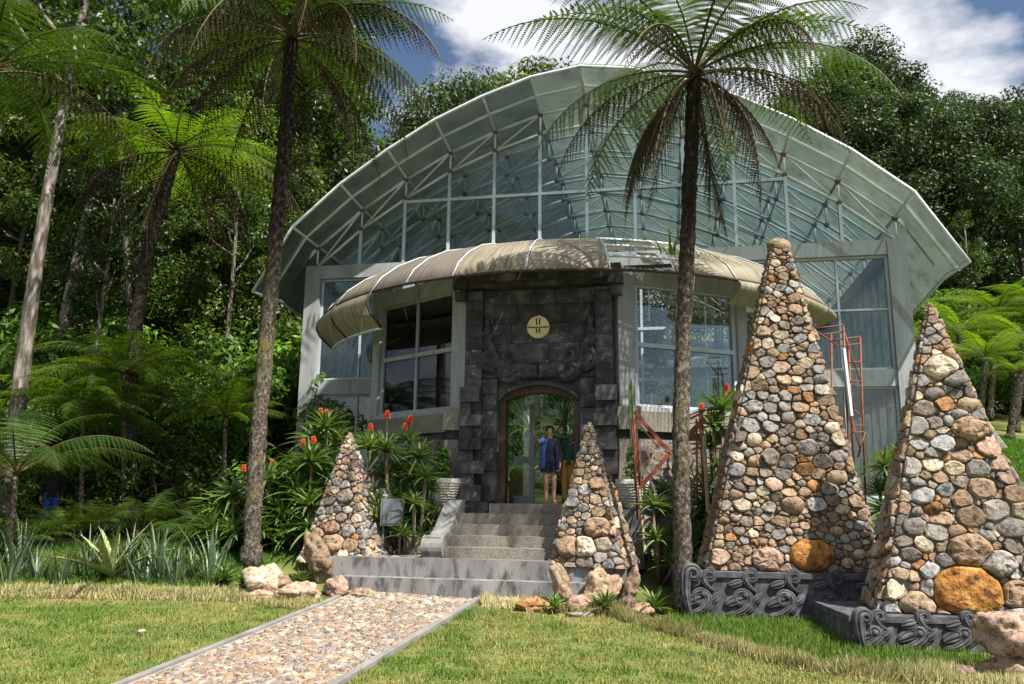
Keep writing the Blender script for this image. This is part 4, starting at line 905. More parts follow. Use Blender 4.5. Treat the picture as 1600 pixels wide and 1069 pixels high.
# ================================================================== GRASS
def blades(name, pts, hgt, wid, cols, mat, kind='stuff', lean=0.5, parent=None, seed=1):
    r = np.random.default_rng(seed); pts = np.asarray(pts, float); n = len(pts); a = r.uniform(0, 2 * np.pi, n); h = hgt * r.uniform(0.55, 1.25, n); w = wid * r.uniform(0.7, 1.3, n)
    side = np.stack([np.cos(a), np.sin(a), np.zeros(n)], 1) * w[:, None] / 2; b = a + np.pi / 2 + r.normal(0, 0.5, n); ln = r.uniform(0.1, lean, n)
    tip = pts + np.stack([np.cos(b) * h * ln, np.sin(b) * h * ln, h * np.sqrt(1 - np.minimum(ln, 0.95) ** 2)], 1)
    mid = pts + (tip - pts) * 0.5 + np.stack([np.zeros(n), np.zeros(n), h * 0.06], 1)
    Vv = np.stack([pts - side, pts + side, mid + side * 0.75, tip, mid - side * 0.75], 1).reshape(-1, 3)
    i = np.arange(n)[:, None] * 5; Ff = np.concatenate([i + np.array([[0, 1, 2, 4]]), i + np.array([[4, 2, 3, 3]])]) if False else np.concatenate([i + np.array([[0, 1, 2]]), i + np.array([[0, 2, 4]]), i + np.array([[4, 2, 3]])])
    C = np.repeat(np.asarray(cols, float), 5, 0); C = np.concatenate([C, np.ones((len(C), 1))], 1)
    me = np_mesh(name, Vv, Ff, mat, False, C); o = put(name, me, parent)
    if kind: o['kind'] = kind
    return o
rs = np.random.default_rng(3)
# borders of straw-coloured grass, as lines on the lawn
left_line = [onG(x, y) for x, y in ((-120, 928), (0, 926), (120, 926), (250, 930), (350, 934), (440, 944), (500, 948))]
right_line = [onG(x, y) for x, y in ((752, 945), (850, 950), (960, 962), (1040, 985), (1120, 1010), (1220, 1035), (1330, 1050), (1440, 1062), (1520, 1069), (1640, 1085))]
def along(line, n, wd, r):
    L_ = [0]
    for a, b in zip(line, line[1:]): L_.append(L_[-1] + (b - a).length)
    t = r.uniform(0, L_[-1], n); X = np.interp(t, L_, [p.x for p in line]); Y = np.interp(t, L_, [p.y for p in line]); Y = Y + r.normal(0, wd, n); return X, Y
def in_path(x, y):
    # signed position across the path
    t = (pe[0].y - y) / (pe[0].y - pn[0].y); xl = pe[0].x + (pn[0].x - pe[0].x) * t; t2 = (pe[1].y - y) / (pe[1].y - pn[1].y); xr = pe[1].x + (pn[1].x - pe[1].x) * t2
    return (x > xl - 0.12) & (x < xr + 0.12) & (y < pe[0].y + 0.6)
def seg_edge_y(x):
    lx = [p.x for p in left_line]; ly = [p.y for p in left_line]; rx = [p.x for p in right_line]; ry = [p.y for p in right_line]
    return np.where(x < (pe[0].x + 0.2), np.interp(x, lx, ly), np.interp(x, rx, ry))
N = 190000
yy = 6.6 + (14.6 - 6.6) * rs.uniform(0, 1, N) ** 1.15; xx = rs.uniform(-1, 1, N) * (yy * 0.68 + 0.6)
ok = (~in_path(xx, yy)) & (yy < seg_edge_y(xx) - 0.30 + rs.normal(0, 0.06, N)); xx, yy = xx[ok], yy[ok]
nzv = np.array([noise.noise(Vector((x * 0.55, y * 0.9, 0))) + 0.5 * noise.noise(Vector((x * 2.2, y * 2.2, 5))) for x, y in zip(xx, yy)])
keep = nzv + rs.uniform(-0.5, 0.5, len(xx)) < 0.75; xx, yy, nzv = xx[keep], yy[keep], nzv[keep]
side_bias = np.where(xx > -0.5, 0.10, -0.12)
f = np.clip(0.42 + nzv * 1.15 + side_bias + rs.normal(0, 0.2, len(xx)), 0, 1)[:, None]
cols = (np.array([[0.10, 0.19, 0.02]]) * (1 - f) + np.array([[0.36, 0.31, 0.11]]) * f) * rs.uniform(0.7, 1.25, (len(xx), 1))
zz = np.interp(yy, [b[0] for b in BASE], [b[1] for b in BASE]); zz = zz + np.array([sstep(8.8, 13.0, x) * lerp_tab(y, RB) for x, y in zip(xx, yy)])
tag(blades('lawn_grass', np.stack([xx, yy, zz], 1), 0.05 * np.clip(1.0 - 1.5 * np.array([noise.noise(Vector((x * 3.5, y * 3.5, 9))) for x, y in zip(xx, yy)]), 0.3, 2.2), 0.011, cols, MT['grass'], lean=0.85, seed=5), 'short green and yellow mown lawn on both sides of the path', 'grass')
def zof(X, Y): return np.array([H(x, y) for x, y in zip(X, Y)])
for line, sd, n, lab in ((left_line, 8, 15000, 'straw coloured dry grass edging along the left flower bed'), (right_line, 9, 24000, 'straw coloured dry grass edging curving along the right lawn')):
    rr = np.random.default_rng(sd); X, Y = along(line, n, 0.14, rr); ok = ~in_path(X, Y); X, Y = X[ok], Y[ok]
    f = rr.uniform(0, 1, (len(X), 1)); c = np.array([[0.38, 0.33, 0.14]]) * (1 - f) + np.array([[0.60, 0.53, 0.29]]) * f; g_ = rr.uniform(0, 1, (len(X), 1)) < 0.3; c = np.where(g_, np.array([[0.14, 0.19, 0.035]]), c)
    hv = np.array([0.6 + 0.9 * max(0, 0.45 + noise.noise(Vector((x * 3.1, y * 3.1, 0)))) for x, y in zip(X, Y)]) * (0.115 if sd == 8 else 0.15)
    tag(blades('edging_grass', np.stack([X, Y, zof(X, Y)], 1), hv, 0.010, c, MT['grass'], lean=0.8, seed=sd), lab, 'grass')
    mb = MB(); vv = []; ff = []
    for i, p in enumerate(line):
        for dy in (-0.30, -0.02): vv.append((p.x, p.y + dy + 0.04 * math.sin(i * 2.1), H(p.x, p.y + dy) + 0.006))
    for i in range(len(line) - 1): ff.append((i * 2, i * 2 + 2, i * 2 + 3, i * 2 + 1))
    tag(MB().add(vv, ff).build('soil_edge', MT['soil']), kind='structure')
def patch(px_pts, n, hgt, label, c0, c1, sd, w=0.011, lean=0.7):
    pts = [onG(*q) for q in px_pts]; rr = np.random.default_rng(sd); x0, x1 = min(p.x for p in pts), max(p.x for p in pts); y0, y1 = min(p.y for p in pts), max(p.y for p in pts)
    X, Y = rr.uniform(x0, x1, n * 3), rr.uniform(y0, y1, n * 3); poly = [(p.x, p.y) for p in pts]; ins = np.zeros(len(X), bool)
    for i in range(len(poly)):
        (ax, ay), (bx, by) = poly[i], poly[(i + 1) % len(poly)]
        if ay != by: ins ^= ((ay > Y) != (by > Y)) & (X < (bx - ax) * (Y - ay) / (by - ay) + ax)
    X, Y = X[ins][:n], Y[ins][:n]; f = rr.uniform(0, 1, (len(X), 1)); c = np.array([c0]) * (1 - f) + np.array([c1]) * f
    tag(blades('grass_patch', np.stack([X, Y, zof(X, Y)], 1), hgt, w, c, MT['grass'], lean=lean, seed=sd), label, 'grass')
patch([(1040, 965), (1060, 990), (1200, 1028), (1330, 1045), (1500, 1050), (1560, 1030), (1340, 1015), (1325, 950), (1200, 950), (1100, 960)], 13000, 0.13, 'green grass growing along the foot of the carved plinths', (0.06, 0.13, 0.015), (0.15, 0.23, 0.03), 31)
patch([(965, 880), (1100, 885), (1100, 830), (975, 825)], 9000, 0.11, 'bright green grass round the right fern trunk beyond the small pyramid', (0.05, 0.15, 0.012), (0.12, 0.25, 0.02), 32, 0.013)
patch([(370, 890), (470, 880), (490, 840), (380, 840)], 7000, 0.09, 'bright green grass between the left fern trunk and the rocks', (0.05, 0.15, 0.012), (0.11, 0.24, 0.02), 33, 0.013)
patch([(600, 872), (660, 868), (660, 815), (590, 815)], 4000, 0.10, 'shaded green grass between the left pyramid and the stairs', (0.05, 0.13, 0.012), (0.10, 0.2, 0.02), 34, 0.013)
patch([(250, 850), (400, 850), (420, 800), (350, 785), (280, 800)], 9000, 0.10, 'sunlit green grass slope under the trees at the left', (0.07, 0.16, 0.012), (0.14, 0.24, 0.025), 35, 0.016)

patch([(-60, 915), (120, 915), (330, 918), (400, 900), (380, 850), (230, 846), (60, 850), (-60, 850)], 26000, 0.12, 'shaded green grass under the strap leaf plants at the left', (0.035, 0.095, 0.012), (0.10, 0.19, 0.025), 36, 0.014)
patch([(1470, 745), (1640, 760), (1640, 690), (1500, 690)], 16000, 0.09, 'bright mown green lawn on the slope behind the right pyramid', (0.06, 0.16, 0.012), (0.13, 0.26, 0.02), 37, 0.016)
# fallen leaves on the lawn
rr = np.random.default_rng(44); n = 260; yy2 = rr.uniform(7.2, 14.0, n); xx2 = rr.uniform(-1, 1, n) * yy2 * 0.66
zz2 = zof(xx2, yy2) + 0.035; a = rr.uniform(0, 6.28, n); l = rr.uniform(0.02, 0.045, n)[:, None]; t = np.stack([np.cos(a), np.sin(a), rr.normal(0, 0.3, n)], 1); b = np.stack([-np.sin(a), np.cos(a), rr.normal(0, 0.3, n)], 1) * 0.45
p = np.stack([xx2, yy2, zz2], 1); Vl = np.stack([p - t * l, p + b * l, p + t * l, p - b * l], 1).reshape(-1, 3)
f = rr.uniform(0, 1, (n, 1)); c = np.repeat(np.array([[0.20, 0.10, 0.045]]) * (1 - f) + np.array([[0.38, 0.28, 0.13]]) * f, 4, 0); c = np.concatenate([c, np.ones((len(c), 1))], 1)
tag(put('leaf_litter', np_mesh('leaf_litter', Vl, np.arange(4 * n).reshape(-1, 4), MT['grass'], False, c)), 'small brown fallen leaves scattered over lawn and path', 'leaves', kind='stuff')
# ================================================================== TREE FERNS
def frond_mesh(name, Lr, a0, a1, width, npin, mleaf, droop, leaf_len, mat, seed, pw=1.15, fwd=24, lw=0.020):
    r = random.Random(seed); rn = np.random.default_rng(seed); N_ = 26; P_ = [Vector((0, 0, 0))]; Tn = []
    for i in range(N_):
        s = (i + 0.5) / N_; a = RAD(a0 + (a1 - a0) * s ** pw); t = Vector((math.cos(a), 0, math.sin(a))); Tn.append(t); P_.append(P_[-1] + t * (Lr / N_))
    yw = r.uniform(-0.10, 0.10)
    for i, p in enumerate(P_): p.y += yw * Lr * (i / N_) ** 2
    V, F_, mi = [], [], []
    def addq(q, m): b = len(V); V.extend(q); F_.append((b, b + 1, b + 2, b + 3)); mi.append(m)
    for i in range(N_):      # stalk, four-sided
        ra, rb = 0.020 * (1 - 0.85 * i / N_) * Lr / 2.6, 0.020 * (1 - 0.85 * (i + 1) / N_) * Lr / 2.6
        t = Tn[i]; u = Vector((-t.z, 0, t.x)); y = Vector((0, 1, 0)); a, b = P_[i], P_[i + 1]
        ca = [a + u * ra, a + y * ra, a - u * ra, a - y * ra]; cb = [b + u * rb, b + y * rb, b - u * rb, b - y * rb]
        for k in range(4): addq([ca[k], ca[(k + 1) % 4], cb[(k + 1) % 4], cb[k]], 1)
    for i in range(npin):
        s = 0.10 + 0.89 * (i + 0.5) / npin; j = min(N_ - 1, int(s * N_)); fr = s * N_ - j; base = P_[j].lerp(P_[j + 1], fr); T = Tn[j]; up = Vector((-T.z, 0, T.x))
        l = width * (max(0.0, (s - 0.06) / 0.34) ** 0.55 if s < 0.40 else max(0.02, 1 - ((s - 0.40) / 0.60) ** 1.6)) * r.uniform(0.9, 1.06)
        for sd in (-1, 1):
            f = RAD(fwd + r.uniform(-6, 6)); dr = droop + r.uniform(-0.10, 0.10)
            D = (Vector((0, sd, 0)) * math.cos(f) + T * math.sin(f)); D = (D * math.cos(dr) - Vector((0, 0, 1)) * math.sin(dr) + up * 0.08).normalized()
            E_ = (T - D * T.dot(D)).normalized(); n = max(3, int(mleaf * l / width)); tt = (np.arange(n) + 0.5) / n
            ax = np.array(base)[None] + np.outer(tt * l, np.array(D)); ax[:, 2] -= 0.22 * l * tt ** 2
            ll = leaf_len * (1 - tt ** 2.2) * (0.35 + 0.65 * min(1, l / width)) * rn.uniform(0.85, 1.1, n); w = np.maximum(lw * 0.5, l / n * 0.88) / 2
            d = np.array(D); e = np.array(E_)
            for sg in (-1, 1):
                tip = ax + np.outer(ll, e * sg + d * 0.35); tip[:, 2] -= ll * 0.15
                q = np.stack([ax - d * w, ax + d * w, tip + d * w * 0.35, tip - d * w * 0.35], 1)
                for a in q: addq([Vector(x) for x in a], 0)
            m0, m1 = base, Vector(ax[-1]); yy_ = Vector((0, 0, 0.004)); addq([m0 - E_ * 0.005, m0 + E_ * 0.005, m1 + E_ * 0.002, m1 - E_ * 0.002], 1)
    me = np_mesh(name, np.array([tuple(v) for v in V]), np.array(F_), mat); me.materials.append(MT['rachis']); me.polygons.foreach_set('material_index', np.array(mi, np.int32)); me.update(); return me
FR = {}
FR['up'] = [frond_mesh('frond', 3.0, 62, -25, 0.72, 29, 26, 0.2, 0.046, MT['fern'], 1), frond_mesh('frond', 3.0, 48, -38, 0.74, 29, 26, 0.28, 0.046, MT['fern'], 2)]
FR['out'] = [frond_mesh('frond', 3.3, 38, -50, 0.76, 30, 26, 0.5, 0.047, MT['fern'], 3), frond_mesh('frond', 3.3, 32, -40, 0.76, 30, 26, 0.4, 0.047, MT['fern'], 4), frond_mesh('frond', 3.1, 22, -62, 0.70, 29, 26, 0.6, 0.046, MT['fern'], 5)]
FR['dead'] = [frond_mesh('dead_frond', 2.8, 6, -84, 0.62, 26, 18, 1.25, 0.026, MT['fern_dead'], 6, 0.8, 20, 0.03), frond_mesh('dead_frond', 3.2, 28, -80, 0.66, 27, 18, 1.2, 0.026, MT['fern_dead'], 7, 0.9, 20, 0.03), frond_mesh('dead_frond', 2.6, -25, -88, 0.5, 24, 16, 1.3, 0.024, MT['fern_dead'], 8, 0.6, 20, 0.03)]
FR['bright_up'] = [frond_mesh('frond', 2.5, 45, -30, 0.5, 26, 22, 0.2, 0.042, MT['fern_bright'], 11)]
FR['bright'] = [frond_mesh('frond', 2.6, 24, -35, 0.5, 26, 22, 0.25, 0.042, MT['fern_bright'], 12), frond_mesh('frond', 2.5, 12, -45, 0.48, 26, 22, 0.3, 0.042, MT['fern_bright'], 13)]
def fern_trunk(path, r0, r1, seed, mat='fern_trunk'):
    """path: list of points from the base; uneven, ringed surface"""
    rg = random.Random(seed); pts = []; m = len(path)
    for i in range(m - 1):
        for k in range(22): pts.append(path[i].lerp(path[i + 1], k / 22))
    pts.append(path[-1]); n = len(pts)
    sm = [pts[0]] + [(pts[max(0, i - 5)] + pts[i] + pts[min(n - 1, i + 5)]) / 3 for i in range(1, n - 1)] + [pts[-1]]
    mb = MB().tube(sm, [r0 + (r1 - r0) * (i / (n - 1)) ** 0.7 + (0.05 * (1 - i / 6) if i < 6 else 0) for i in range(n)], 18); vv = []
    for k, p in enumerate(mb.v):
        q = sm[min(k // 18, n - 1)]; d = Vector(p) - q; j = 1 + 0.20 * noise.noise(Vector(p) * 8 + Vector((seed, 0, 0))) + 0.16 * noise.noise(Vector(p) * 20) + rg.uniform(-0.09, 0.09); vv.append(tuple(q + d * j))
    mb.v = vv; return mb
def tree_fern(base, path, label, seed, n_up=6, n_out=13, n_dead=7, scale=1.0, r0=0.19, r1=0.13, bright=False, name='tree_fern', group='tree ferns', az0=0.0, elev=0.0):
    rg = random.Random(seed); root = tag(empty(name, base), label, 'fern' if name == 'ground_fern' else 'tree fern', group)
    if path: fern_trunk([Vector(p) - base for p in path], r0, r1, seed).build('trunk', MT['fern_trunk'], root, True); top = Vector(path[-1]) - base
    else: top = Vector((0, 0, 0.1))
    U_, O_ = (FR['bright_up'], FR['bright']) if bright else (FR['up'], FR['out'])
    k = 0
    for kind, n, lst in (('u', n_up, U_), ('o', n_out, O_), ('d', n_dead, FR['dead'])):
        for i in range(n):
            az = az0 + 2 * math.pi * (i + rg.uniform(-0.28, 0.28)) / n + {'u': 0.4, 'o': 0.0, 'd': 0.23}[kind]
            me = rg.choice(lst); o = put(me.name.split('.')[0], me, root, top + Vector((0, 0, 0.05 if kind != 'd' else -0.05)))
            o.rotation_euler = (rg.uniform(-0.25, 0.25), rg.uniform(-0.14, 0.14) - elev, az); sc = scale * rg.uniform(0.86, 1.1); o.scale = (sc, sc, sc)
    return root
g = Vector((atY(1068, 880, 13.2).x, 13.2, 0)); g.z = H(g.x, g.y) - 0.05
tree_fern(g, [g, atY(1063, 720, 13.2), atY(1066, 560, 13.25), atY(1074, 380, 13.2), atY(1080, 240, 13.2), atY(1085, 118, 13.2)], 'tall tree fern with dark trunk standing left of the tall cobble pyramid', 3, 7, 12, 19, 1.18, 0.145, 0.12)
g = Vector((atY(393, 865, 15.6).x, 15.6, 0)); g.z = H(g.x, g.y) - 0.05
tree_fern(g, [g, atY(400, 720, 15.6), atY(414, 560, 15.65), atY(430, 380, 15.6), atY(446, 220, 15.6), atY(455, 62, 15.6)], 'tall tree fern with thick lichened trunk standing before the left end of the greenhouse', 4, 7, 14, 16, 1.36, 0.165, 0.14, az0=0.5)
g = Vector((atY(205, 760, 19.5).x, 19.5, 0)); g.z = H(g.x, g.y) - 0.05
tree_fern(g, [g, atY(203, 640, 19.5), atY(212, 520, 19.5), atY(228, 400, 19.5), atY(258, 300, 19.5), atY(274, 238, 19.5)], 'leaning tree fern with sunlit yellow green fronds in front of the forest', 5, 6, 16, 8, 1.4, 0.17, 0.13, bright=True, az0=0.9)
g = Vector((atY(-25, 800, 12.6).x, 12.6, 0)); g.z = H(g.x, g.y)
tree_fern(g, [g, atY(-22, 600, 12.6), atY(-18, 350, 12.6), atY(-12, 112, 12.6)], 'tree fern crown reaching in from the top left corner', 6, 5, 13, 4, 0.95, 0.15, 0.12, az0=0.2)
def low_fern(px_, py_, Y, zt, label, seed, n, sc, bright=True, up=3, elev=0.15, rt=0.10):
    g = Vector((atY(px_, 800, Y).x, Y, 0)); g.z = H(g.x, Y); top = atY(px_, py_, Y); path = [g, g.lerp(top, 0.5), top]
    return tree_fern(g, path, label, seed, up, n, 0, sc, rt, rt * 0.9, bright, elev=elev)
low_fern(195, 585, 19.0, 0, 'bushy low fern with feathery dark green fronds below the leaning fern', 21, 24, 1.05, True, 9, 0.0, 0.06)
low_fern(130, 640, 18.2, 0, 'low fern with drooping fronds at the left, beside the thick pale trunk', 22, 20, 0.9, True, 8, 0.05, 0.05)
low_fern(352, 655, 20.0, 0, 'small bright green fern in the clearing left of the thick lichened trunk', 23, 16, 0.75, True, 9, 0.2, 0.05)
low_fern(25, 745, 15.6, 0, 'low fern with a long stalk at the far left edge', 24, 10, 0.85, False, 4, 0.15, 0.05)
for i, (x, Y, sc, lab) in enumerate(((105, 17.6, 0.5, 'small ground fern behind the agave, left of the low bushy fern'), (165, 18.2, 0.55, 'ground fern with spreading fronds right behind the agave'), (225, 17.9, 0.5, 'ground fern behind the strap leaf clumps, near the leaning trunk'), (285, 18.4, 0.55, 'bright ground fern in the sun at the foot of the grass slope'), (330, 17.4, 0.42, 'small ground fern left of the lichened fern trunk'), (48, 16.6, 0.45, 'small ground fern near the far left edge of the bed'))):
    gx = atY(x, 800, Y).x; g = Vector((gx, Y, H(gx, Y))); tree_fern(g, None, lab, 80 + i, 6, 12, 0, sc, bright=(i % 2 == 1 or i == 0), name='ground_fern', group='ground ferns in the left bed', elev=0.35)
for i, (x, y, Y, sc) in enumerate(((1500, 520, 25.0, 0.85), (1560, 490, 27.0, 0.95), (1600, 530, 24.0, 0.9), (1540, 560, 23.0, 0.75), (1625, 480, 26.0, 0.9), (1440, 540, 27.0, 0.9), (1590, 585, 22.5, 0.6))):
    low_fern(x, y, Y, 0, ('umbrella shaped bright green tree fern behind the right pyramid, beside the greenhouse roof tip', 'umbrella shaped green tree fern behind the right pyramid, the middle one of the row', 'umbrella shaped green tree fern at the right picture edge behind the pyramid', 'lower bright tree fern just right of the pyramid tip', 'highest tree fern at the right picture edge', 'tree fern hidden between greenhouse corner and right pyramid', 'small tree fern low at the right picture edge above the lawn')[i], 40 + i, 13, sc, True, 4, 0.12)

# ================================================================== FOREST TREES
def leaf_cloud(cent, rad, nper, leaf, rn, flat=0.7, up=0.5, asp=0.42):
    """leaves scattered through clumps: returns verts and quads"""
    n = len(cent) * nper; C = np.repeat(np.asarray(cent), nper, 0); R_ = np.repeat(np.asarray(rad), nper)[:, None]
    d = rn.normal(0, 1, (n, 3)); d /= np.linalg.norm(d, axis=1)[:, None]; q = d * (rn.uniform(0.25, 1, (n, 1)) ** 0.6) * R_ * np.array([[1, 1, flat]]); p = C + q
    nrm = d * 0.8 + np.array([[0, 0, up]]) + rn.normal(0, 0.55, (n, 3)); nrm /= np.linalg.norm(nrm, axis=1)[:, None]
    t = rn.normal(0, 1, (n, 3)) + d * 0.8 + np.array([[0, 0, -0.5]]); t -= nrm * (t * nrm).sum(1)[:, None]; t /= np.linalg.norm(t, axis=1)[:, None]; b = np.cross(nrm, t)
    l = leaf * rn.uniform(0.65, 1.3, (n, 1)); w = l * asp
    V = np.stack([p - t * l * 0.5, p + b * w * 0.5 + nrm * l * 0.06, p + t * l * 0.5, p - b * w * 0.5 + nrm * l * 0.06], 1).reshape(-1, 3)
    return V, np.arange(4 * n).reshape(-1, 4)
def make_tree(hgt, z0, rx, nclump, nper, leaf, seed, matL, matB, clump=1.0, trunk_r=0.22, shape='tall', limbs=10, lean=0.0, flat=0.7):
    """returns (trunk mesh, crown mesh)"""
    rn = np.random.default_rng(seed); rg = random.Random(seed); C, R_ = [], []
    while len(C) < nclump:
        t = rn.uniform(0, 1)
        if shape == 'tall': prof = (0.45 + 0.75 * math.sin(math.pi * min(1, 0.12 + 0.85 * t))) * (1 - 0.45 * t)
        elif shape == 'dome': prof = math.sqrt(max(0.02, 1 - (2 * t - 0.85) ** 2 / 1.45))
        else: prof = math.sqrt(max(0.05, 1 - (2 * t - 1) ** 2))
        a = rn.uniform(0, 2 * np.pi); lob = 1 + 0.32 * noise.noise(Vector((math.cos(a) * 1.7, math.sin(a) * 1.7, t * 4 + seed))); rr = rx * prof * lob * rn.uniform(0.35, 1) ** 0.55
        C.append((rr * math.cos(a) + lean * t * hgt, rr * math.sin(a), z0 + (hgt - z0) * t)); R_.append(clump * rn.uniform(0.6, 1.25))
    V, F_ = leaf_cloud(C, R_, nper, leaf, rn, flat); crown = np_mesh('crown', V, F_, matL)
    mb = MB(); pts = [Vector((lean * hgt * t * t + 0.25 * math.sin(t * 5 + seed) * t, 0.2 * math.cos(t * 4 + seed) * t, hgt * 0.92 * t)) for t in [i / 9 for i in range(10)]]
    mb.tube(pts, [trunk_r * (1.25 - 0.25 * min(1, i)) * (1 - 0.08 * i) for i in range(10)], 10)
    for k in range(limbs):
        c = Vector(C[rg.randrange(len(C))]); zb = max(1.5, min(hgt * 0.85, c.z - rg.uniform(0.8, 2.6))); t = zb / (hgt * 0.92); i = min(8, int(t * 9)); b = pts[i].lerp(pts[i + 1], t * 9 - i); m = b.lerp(c, 0.5) + Vector((0, 0, rg.uniform(-0.3, 0.3)))
        mb.tube([b, m, c], [trunk_r * 0.38, trunk_r * 0.25, trunk_r * 0.08], 6)
    return mb.mesh('trunk', matB, True), crown
TREES = {
 'f1': make_tree(23, 4.5, 3.6, 125, 300, 0.24, 1, MT['leaf_dark'], MT['bark_pale'], 1.15, 0.24),
 'f2': make_tree(25, 3.5, 3.9, 130, 300, 0.24, 2, MT['leaf_dark'], MT['bark_pale'], 1.2, 0.26),
 'f3': make_tree(20, 2.5, 3.4, 120, 290, 0.23, 3, MT['leaf_mid'], MT['bark_dark'], 1.1, 0.2),
 'h1': make_tree(18, 3.0, 4.6, 120, 380, 0.23, 4, MT['leaf_far'], MT['bark_pale'], 1.45, 0.24, 'dome'),
 'h2': make_tree(16, 2.5, 4.2, 110, 380, 0.23, 5, MT['leaf_far'], MT['bark_dark'], 1.4, 0.22, 'dome'),
 'h3': make_tree(20, 3.5, 4.0, 120, 370, 0.23, 6, MT['leaf_far'], MT['bark_pale'], 1.35, 0.24, 'dome'),
 's1': make_tree(12, 1.2, 2.6, 60, 170, 0.24, 7, MT['leaf_mid'], MT['bark_dark'], 0.85, 0.12),
 'b1': make_tree(3.4, 0.2, 1.7, 46, 150, 0.17, 8, MT['leaf_shrub'], MT['bark_dark'], 0.55, 0.07, 'ball', 6),
 'b2': make_tree(2.2, 0.05, 1.5, 36, 140, 0.15, 9, MT['leaf_mid'], MT['bark_dark'], 0.5, 0.06, 'ball', 6),
 't1': make_tree(22, 12.0, 2.6, 48, 120, 0.26, 10, MT['leaf_dark'], MT['bark_pale'], 0.8, 0.23, 'tall', 7, 0.02)}
def tree(px_, Y, kind, label, group, rz=None, sc=1.0, sz=1.0, cat='tree', name='forest_tree', tilt=0.0):
    x = atY(px_, 770, Y).x; rg = random.Random(px_ * 7 + int(Y * 10)); root = tag(empty(name, (x, Y, H(x, Y) - 0.1)), label, cat, group)
    root.rotation_euler = (0, tilt, rz if rz is not None else rg.uniform(0, 6.28)); root.scale = (sc, sc, sc * sz)
    t, c = TREES[kind]; put('trunk', t, root); put('crown', c, root); return root
LW = 'dense trees of the dark forest left of the greenhouse'
for x, Y, k, sc in ((-150, 27, 'f2', 1.0), (-70, 31, 'f1', 1.0), (5, 34, 'f2', 1.0), (70, 38, 'f3', 0.95), (130, 33, 'f1', 0.66), (185, 40, 'f2', 0.74), (235, 36, 'f1', 0.9), (290, 31, 'f2', 0.96), (345, 36, 'f3', 1.3), (395, 30, 'f1', 1.05), (430, 40, 'f2', 1.1), (470, 33, 'f3', 1.05), (500, 44, 'f1', 0.85), (330, 27, 'f3', 0.72), (420, 26.5, 'f3', 0.62), (160, 27, 'f3', 0.75), (-20, 25, 'f3', 0.75), (60, 29, 'f2', 0.75), (250, 45, 'f2', 1.0), (380, 46, 'f1', 1.15), (120, 47, 'f2', 0.8), (20, 46, 'f1', 1.1), (-100, 44, 'f2', 1.1)):
    tree(x, Y, k, 'tall dark leafy forest tree in the dense wood at the left', LW, sc=sc)
for x, Y, k, sc in ((525, 38, 's1', 1.15), (455, 27, 's1', 0.85), (505, 30, 's1', 0.75), (545, 48, 'h2', 0.9)):
    tree(x, Y, k, 'slender tree with yellow green leaves beside the left end of the roof', 'slender trees by the left end of the roof', sc=sc)
tree(52, 23.5, 't1', 'bare pale trunk with forked branches at the far left of the forest', 'pale forest trunks', rz=0.3, sc=0.95, tilt=0.05)
tree(28, 26.0, 't1', 'thin pale trunk behind the far left forked one', 'pale forest trunks', rz=2.2, sc=0.75, tilt=0.02)
tree(208, 24.0, 't1', 'pale leaning trunk just behind the leaning tree fern', 'pale forest trunks', rz=4.0, sc=0.62, tilt=0.10)
tree(12, 17.5, 't1', 'thick pale mossy trunk at the left picture edge near the walker', 'pale forest trunks', rz=1.0, sc=0.85, tilt=0.0)
tree(333, 25.0, 't1', 'thin reddish grey trunk behind the small bright fern', 'pale forest trunks', rz=5.0, sc=0.55)
tree(120, 22.0, 't1', 'short pale trunk in the shade behind the low ferns', 'pale forest trunks', rz=5.6, sc=0.45)
for x, Y, k, sc in ((705, 46, 'h2', 1.36), (660, 50, 'h3', 1.0), (745, 56, 'h1', 1.42), (770, 52, 's1', 2.05), (610, 50, 'h2', 1.1), (575, 42, 's1', 1.35), (835, 62, 's1', 2.4), (830, 60, 'h1', 1.1), (900, 58, 'h2', 1.1), (980, 60, 'h3', 0.95), (1060, 58, 'h2', 1.1), (1130, 60, 'h1', 1.0)):
    tree(x, Y, k, 'leafy tree on the slope behind the greenhouse roof', 'trees behind the greenhouse', sc=sc)
RWD = 'billowing trees on the hill right of the greenhouse'
for x, Y, k, sc in ((1235, 46, 'h2', 0.92), (1290, 42, 'h1', 0.92), (1345, 45, 'h3', 0.93), (1395, 42, 'h3', 0.96), (1440, 48, 'h1', 1.02), (1475, 41, 'h2', 0.92), (1520, 46, 'h3', 0.86), (1560, 40, 'h1', 0.82), (1600, 45, 'h3', 0.82), (1650, 40, 'h2', 0.95), (1700, 44, 'h1', 0.9), (1330, 37, 'h2', 0.95), (1420, 36, 'h1', 0.8), (1500, 35, 'h2', 0.85), (1570, 34, 'h2', 0.8), (1635, 34, 'h1', 0.75), (1250, 56, 'h1', 0.9), (1380, 58, 'h2', 1.0)):
    tree(x, Y, k, 'dense billowing dark green tree on the hill at the right', RWD, sc=sc)
for x, Y, sc in ((1540, 31, 0.36), (1562, 33, 0.4), (1515, 33, 0.36)): tree(x, Y, 't1', 'pale thin trunk standing in the shade of the right hill trees', 'pale trunks of the right hill', sc=sc)
